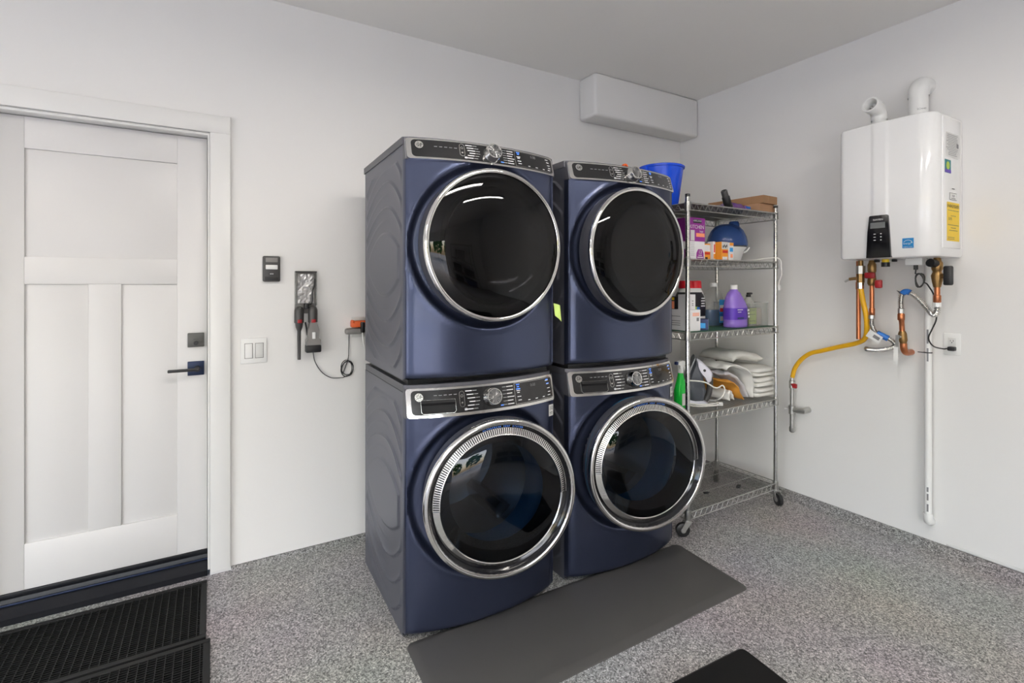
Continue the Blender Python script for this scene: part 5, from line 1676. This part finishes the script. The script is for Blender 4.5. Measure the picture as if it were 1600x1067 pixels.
m.plate(lab, 0.078, 0.006, 0.0010, 0, 0.051)
m.plate(lab, 0.05, 0.003, 0.001, 0, 0.008)
m.plate(lab, 0.06, 0.003, 0.001, 0, -0.035)
stuff(m.build('label_lettering', BLACKR, lb, smooth=0))
t = thing('sponge_pack', 'beige folded cloth standing in the plastic bin', 'cloth', (3.082, 2.06, z + 0.003))
MB().rbox((-0.028, -0.045, 0), (0.030, 0.06, 0.112), 0.010, 3).build('cloth', pm('beige_cloth', (0.58, 0.48, 0.42), 0.9, var=0.06, vscale=30, bump=0.5, bscale=200), t)
t = thing('frosted_jug', 'frosted empty jug standing behind the soap refill in the bin', 'bottle', (3.035, 2.18, z + 0.003))
loft([(0, 0.045, 0.038, 3, 0), (0.14, 0.045, 0.038, 3, 0), (0.165, 0.036, 0.032, 2.6, 0), (0.178, 0.026, 0.024, 2, 0)]).build('bottle', FROST, t, smooth=50)
MB().rbox((0.028, -0.012, 0.135), (0.052, 0.012, 0.178), 0.005).build('grip', FROST, t)

# ------------------------------------------------------------------ fourth shelf
z = ZT[3]
t = thing('spray_bottle', 'green cleaner spray bottle with white trigger behind the front rack post', 'bottle', (2.385, 2.06, z))
loft([(0, 0.034, 0.026, 2.6, 0), (0.006, 0.040, 0.030, 2.6, 0), (0.11, 0.040, 0.030, 2.6, 0), (0.15, 0.030, 0.024, 2.3, 0), (0.185, 0.021, 0.019, 2, 0), (0.215, 0.014, 0.014, 2, 0)]).build('bottle', GREENL, t, smooth=50)
MB().rev([(0, 0.212), (0.017, 0.212), (0.017, 0.236), (0, 0.238)], (0, 0, 0), 'z', 18).build('collar', WHITEP, t)
MB().prism([(-0.030, 0.262), (-0.022, 0.280), (0.010, 0.285), (0.036, 0.276), (0.038, 0.262), (0.016, 0.256), (0.012, 0.236), (-0.012, 0.236), (-0.014, 0.256)], 'y', -0.011, 0.011).build('trigger_head', WHITEP, t, smooth=30)
MB().prism([(0.018, 0.258), (0.030, 0.255), (0.036, 0.236), (0.030, 0.222), (0.026, 0.238)], 'y', -0.006, 0.006).build('trigger', WHITEP, t, smooth=30)
MB().rbox((-0.044, -0.009, 0.262), (-0.028, 0.009, 0.280), 0.003).build('nozzle', NAVYL, t)
MB().plate(face_y((0.004, -0.0305, 0.06)), 0.05, 0.07, 0.0006).build('label', WHITEP2, t, smooth=0)

t = thing('steam_iron', 'white and smoky grey steam iron with coiled cord standing on its heel', 'iron', (2.560, 2.075, z), -0.72)
def prof_ext(poly, y0, y1, taper=0.75):
    """side profile thickened in y with rounded flanks"""
    m = MB()
    n = len(poly)
    cx = sum(p[0] for p in poly) / n
    cz = sum(p[1] for p in poly) / n
    vs, fs = [], []
    lay = [(y0, taper), (y0 + (y1 - y0) * 0.12, 0.93), (y0 + (y1 - y0) * 0.3, 1.0), (y0 + (y1 - y0) * 0.7, 1.0), (y0 + (y1 - y0) * 0.88, 0.93), (y1, taper)]
    for y, k in lay:
        vs += [((cx + (x - cx) * k) * 0.86, y, cz + (zz - cz) * k) for x, zz in poly]
    for q in range(len(lay) - 1):
        fs += [(q * n + i, q * n + (i + 1) % n, (q + 1) * n + (i + 1) % n, (q + 1) * n + i) for i in range(n)]
    fs.append(tuple(range(n)))
    fs.append(tuple((len(lay) - 1) * n + i for i in range(n))[::-1])
    return m.add(vs, fs)
prof_ext([(-0.080, 0.03), (-0.100, 0.10), (-0.090, 0.17), (-0.062, 0.24), (-0.030, 0.305), (-0.022, 0.300), (-0.050, 0.24), (-0.078, 0.17), (-0.086, 0.10), (-0.068, 0.03)], -0.055, 0.055, 0.9).build('soleplate', SOLE, t, smooth=40)
prof_ext([(-0.066, 0.03), (-0.082, 0.10), (-0.074, 0.17), (-0.046, 0.24), (-0.020, 0.298), (0.004, 0.235), (0.030, 0.17), (0.048, 0.09), (0.030, 0.02), (-0.03, 0.01)], -0.048, 0.048, 0.7).build('water_tank', IRONG, t, smooth=40)
prof_ext([(-0.022, 0.285), (0.010, 0.275), (0.070, 0.225), (0.092, 0.195), (0.086, 0.150), (0.060, 0.128), (0.040, 0.165), (0.012, 0.190), (-0.018, 0.235)], -0.040, 0.040, 0.75).build('upper_shell', IRONW, t, smooth=40)
MB().tube(spline([(0.069, 0, 0.165), (0.067, 0, 0.11), (0.058, 0, 0.06), (0.039, 0, 0.025)]), [0.018] * 24 + [0.018], 12).build('handle', DGREYP, t, smooth=60)
prof_ext([(-0.085, 0.0), (0.055, 0.0), (0.062, 0.018), (0.03, 0.032), (-0.03, 0.028), (-0.08, 0.034)], -0.05, 0.05, 0.85).build('heel_rest', IRONW, t, smooth=40)
MB().rev([(0, 0.042), (0.008, 0.041), (0.009, 0.036)], (0.030, 0, 0.215), 'y', 14).build('steam_button', BLACKR, t)
pts = []
for i in range(64):
    a = 2 * PI * i / 22 + 2.2
    pts.append((-0.030 + (0.108 + 0.006 * math.sin(i * 0.6)) * math.cos(a), 0.028 + (0.076 + 0.004 * math.cos(i * 0.5)) * math.sin(a), 0.006 + 0.006 * (i // 22) + 0.003 * math.sin(i * 0.7)))
end = spline([pts[-1], (0.06, -0.055, 0.05), (0.10, -0.052, 0.10), (0.09, -0.050, 0.135), (0.05, -0.055, 0.120), (-0.02, -0.062, 0.155), (-0.14, -0.058, 0.160)], 8)
ic = MB().tube([Vector(p) + Vector((0.035, -0.025, 0)) for p in [Vector(q) for q in pts] + end[1:]], 0.0042, 8).build('power_cord', WCORD, t, smooth=60)
MB().rbox((0.112, -0.030, 0.002), (0.138, -0.008, 0.024), 0.004).build('plug', WHITEP, ic)

def sheet(path, y0, y1, th, seed=0, ny=14, amp=0.004):
    """thick draped cloth: profile path in xz, spread along y with soft folds"""
    P = spline([(p[0], 0, p[1]) for p in path], 7)
    rnd = random.Random(seed)
    ph = [rnd.uniform(0, 6.28) for _ in range(4)]
    n = len(P)
    def nrm(i):
        d = (P[min(i + 1, n - 1)] - P[max(i - 1, 0)]).normalized()
        return Vector((-d.z, 0, d.x))
    m = MB()
    def fn(side):
        def f(u, v):
            i = min(n - 1, round(u * (n - 1)))
            y = y0 + (y1 - y0) * v
            e = min(1.0, 8 * min(u, 1 - u) + 0.25, 8 * min(v, 1 - v) + 0.25)
            w = amp * (math.sin(y * 55 + ph[0] + i * 0.25) + 0.6 * math.sin(y * 95 + ph[1] - i * 0.2) + 0.5 * math.sin(i * 0.9 + ph[2]))
            return P[i] + nrm(i) * (side * th / 2 * e + w * 0.6) + Vector((0, y + 0.4 * amp * math.sin(i * 0.8 + ph[3]), 0))
        return f
    m.grid(fn(1), n - 1, ny)
    s = len(m.v)
    m.grid(fn(-1), n - 1, ny, flip=True)
    W = n
    rim = [(i, i + 1) for i in range(n - 1)] + [(n - 1 + j * W, n - 1 + (j + 1) * W) for j in range(ny)] + [(ny * W + i + 1, ny * W + i) for i in range(n - 1)] + [((j + 1) * W, j * W) for j in range(ny)]
    m.f += [(a, b, s + b, s + a) for a, b in rim]
    return m
def cloth(name, label, cat, path, y0, y1, th, mat, seed, base, group=None, amp=0.004):
    t = thing(name, label, cat, base, 0, group)
    place(sheet(path, y0, y1, th, seed, 14, amp), base).build('fabric', mat, t, smooth=70)
    return t
g = 'white towels on the fourth shelf'
def towel(label, x0, x1, y0, y1, z0, h, seed, drop=0.0):
    base = ((x0 + x1) / 2, (y0 + y1) / 2, z0)
    t = thing('folded_towel', label, 'towel', base, 0, g)
    rnd = random.Random(seed)
    ph = [rnd.uniform(0, 6.28) for _ in range(6)]
    a, b = (x1 - x0) / 2, (y1 - y0) / 2
    nl = 2
    for k in range(nl):
        zz0, zz1 = h * k / nl, h * (k + 1) / nl
        m = MB()
        n = 48
        secs = [(0.0, 0.90), (0.18, 0.985), (0.5, 1.0), (0.82, 0.985), (1.0, 0.90)]
        vs, fs = [], []
        for (q, sc_) in secs:
            for i, (x, y) in enumerate(sq(a * sc_, b * sc_, n, 5)):
                an = 2 * PI * i / n
                wv = 0.0035 * (math.sin(5 * an + ph[k]) + 0.7 * math.sin(11 * an + ph[k + 2]))
                dz = (0.004 * math.sin(3 * an + ph[k + 4]) - drop * max(0, -x / a)) * (1 if q > 0.4 else 0)
                vs.append((x + wv * math.cos(an), y + wv * math.sin(an), max(0.0008 if k == 0 else 0.002, zz0 + (zz1 - zz0) * q + dz)))
        L = len(secs)
        for j in range(L - 1):
            fs += [(j * n + i, j * n + (i + 1) % n, (j + 1) * n + (i + 1) % n, (j + 1) * n + i) for i in range(n)]
        fs.append(tuple(range(n))[::-1])
        c = len(vs)
        vs.append((0, 0, zz1 + 0.006))
        fs += [((L - 1) * n + i, (L - 1) * n + (i + 1) % n, c) for i in range(n)]
        m.add(vs, fs).build('fold', LINEN, t, smooth=70)
towel('bottom folded white towel of the stack at the wall end', 3.012, 3.245, 1.985, 2.35, z, 0.058, 1)
towel('second folded white towel from the bottom of the stack', 3.010, 3.250, 1.980, 2.35, z + 0.066, 0.060, 2)
towel('third folded white towel from the bottom of the stack', 3.008, 3.250, 1.985, 2.35, z + 0.134, 0.052, 3)
cloth('rolled_towel', 'thick rolled white towel on top of the folded stack', 'towel',
      [(2.900, 0.930), (2.94, 0.952), (3.00, 0.956), (3.08, 0.946), (3.16, 0.930), (3.225, 0.920)], 2.08, 2.345, 0.055, LINEN, 4, (3.03, 2.24, z + 0.19), g, 0.005)
cloth('draped_towel', 'white towel draped down the front of the folded stack', 'towel',
      [(2.705, 0.905), (2.77, 0.922), (2.86, 0.905), (2.945, 0.865), (2.975, 0.80), (2.972, 0.735), (2.975, 0.702)], 1.985, 2.20, 0.020, LINEN, 5, (2.85, 2.15, z), g, 0.004)
cloth('grey_cloth', 'crumpled grey white cloth under the draped towel', 'cloth',
      [(2.705, 0.870), (2.77, 0.868), (2.845, 0.830), (2.895, 0.77), (2.930, 0.706)], 1.995, 2.15, 0.022, CLOTHG, 6, (2.82, 2.15, z), None, 0.005)
cloth('orange_cloth', 'folded orange cloth between the iron and the towels', 'cloth',
      [(2.700, 0.828), (2.755, 0.822), (2.800, 0.79), (2.83, 0.74), (2.868, 0.702)], 1.975, 2.25, 0.014, CLOTHO, 8, (2.78, 2.10, z), None, 0.003)
cloth('white_cloth', 'bunched white cloth beside the iron under the orange cloth', 'cloth',
      [(2.765, 0.702), (2.768, 0.74), (2.783, 0.754), (2.797, 0.735), (2.808, 0.702)], 2.005, 2.15, 0.020, LINEN, 9, (2.77, 2.09, z), None, 0.003)

# bits left on the bottom shelf
z = TIERS[4] + 0.0175
t = thing('dark_clip', 'small black clip lying on the bottom shelf toward the wall', 'clip', (2.86, 2.01, z), 0.4, 'bits on the bottom shelf')
MB().rbox((-0.022, -0.011, 0), (0.022, 0.011, 0.012), 0.004).build('clip_body', BLACKR, t)
MB().tube([(-0.02, 0, 0.006), (-0.032, 0.004, 0.005)], 0.003, 6).build('clip_tail', BLACKR, t)
t = thing('dark_clip', 'small black clip lying on the bottom shelf near the washer', 'clip', (2.60, 2.05, z), -0.3, 'bits on the bottom shelf')
MB().rbox((-0.016, -0.008, 0), (0.016, 0.008, 0.010), 0.003).build('clip_body', BLACKR, t)
MB().tube([(0.014, 0, 0.005), (0.026, 0.004, 0.004)], 0.003, 6).build('clip_tail', BLACKR, t)

# ------------------------------------------------------------------ greenery seen only as a reflection through the open doorway
def shrub(label, x, y, r, seed):
    t = thing('garden_shrub', label, 'shrub', (x, y, -0.16), 0, 'shrubs beyond the driveway')
    rnd = random.Random(seed)
    MB().tube([(0, 0, 0), (0.05, 0, r * 0.6), (0.0, 0.05, r * 1.1)], [0.09, 0.07, 0.05], 8).build('trunk', CARDB, t)
    m = MB()
    for k in range(220):
        a, b = rnd.uniform(0, 2 * PI), math.acos(rnd.uniform(-0.8, 1))
        q = r * rnd.uniform(0.7, 1.05)
        c = Vector((q * math.sin(b) * math.cos(a), q * math.sin(b) * math.sin(a), r * 1.35 + q * math.cos(b)))
        d = Vector((rnd.uniform(-1, 1), rnd.uniform(-1, 1), rnd.uniform(-1, 1))).normalized()
        e = d.cross(Vector((0.3, 0.5, 0.8))).normalized()
        f = d.cross(e)
        z = r * 0.28
        m.add([c - e * z, c + f * z * 0.5 + d * z * 0.2, c + e * z, c - f * z * 0.5 + d * z * 0.2], [(0, 1, 2, 3)])
    stuff(m.build('foliage', LEAFG, t, smooth=0, fix=False))
for q, (lab, x, y, r) in enumerate((('round green shrub beyond the driveway, first in the row', -9.5, -15.0, 1.6), ('tall green shrub in the middle of the row beyond the driveway', -4.5, -16.5, 2.1), ('green shrub beyond the driveway at the house end of the row', 0.5, -15.5, 1.7))):
    shrub(lab, x, y, r, q)

# ------------------------------------------------------------------ garage storage behind the camera, mirrored in the door glasses
gr = (1.75, -3.45, 0)
t = thing('garage_rack', 'grey steel garage shelving mirrored in the dryer door glass', 'shelving', gr)
for px in (-0.85, 0.85):
    for py in (-0.28, 0.28):
        m = MB().box((px - 0.03, py - 0.003, 0), (px + 0.03, py + 0.003, 2.0))
        m.box((px - 0.003, py - 0.03, 0), (px + 0.003, py + 0.03, 2.0))
        m.build('upright', STEEL, t, smooth=0)
for zz in (0.12, 0.75, 1.38, 1.96):
    sh = MB().box((-0.82, -0.28, zz - 0.012), (0.82, 0.28, zz)).build('rack_shelf', CARDB, t, smooth=0)
    MB().box((-0.82, 0.280, zz - 0.045), (0.82, 0.288, zz + 0.004)).build('beam', STEEL, sh, smooth=0)
def tub(x, z0, w, h, mat, label):
    t = thing('storage_tub', label, 'tub', (gr[0] + x, gr[1], z0 + 0.001), 0, 'tubs on the garage shelving')
    m = MB()
    a, b = w / 2, 0.22
    m.add([(-a * 0.88, -b * 0.88, 0), (a * 0.88, -b * 0.88, 0), (a * 0.88, b * 0.88, 0), (-a * 0.88, b * 0.88, 0), (-a, -b, h), (a, -b, h), (a, b, h), (-a, b, h)],
          [(0, 3, 2, 1), (4, 5, 6, 7), (0, 1, 5, 4), (1, 2, 6, 5), (2, 3, 7, 6), (3, 0, 4, 7)])
    m.build('tub_body', mat, t, smooth=0)
    MB().rbox((-a - 0.015, -b - 0.015, h), (a + 0.015, b + 0.015, h + 0.03), 0.008).build('tub_lid', DGREYP, t)
tub(-0.45, 0.12, 0.62, 0.34, DGREYP, 'dark tub low on the garage shelving at the doorway end')
tub(0.40, 0.12, 0.62, 0.40, NAVYL, 'navy tub low on the garage shelving at the wall end')
tub(-0.40, 0.75, 0.66, 0.36, BLACKR, 'black tub on the middle garage shelf at the doorway end')
tub(0.42, 0.75, 0.60, 0.30, DGREYP, 'dark tub on the middle garage shelf at the wall end')
tub(0.0, 1.38, 0.70, 0.34, GREYP, 'grey tub alone on the upper garage shelf')
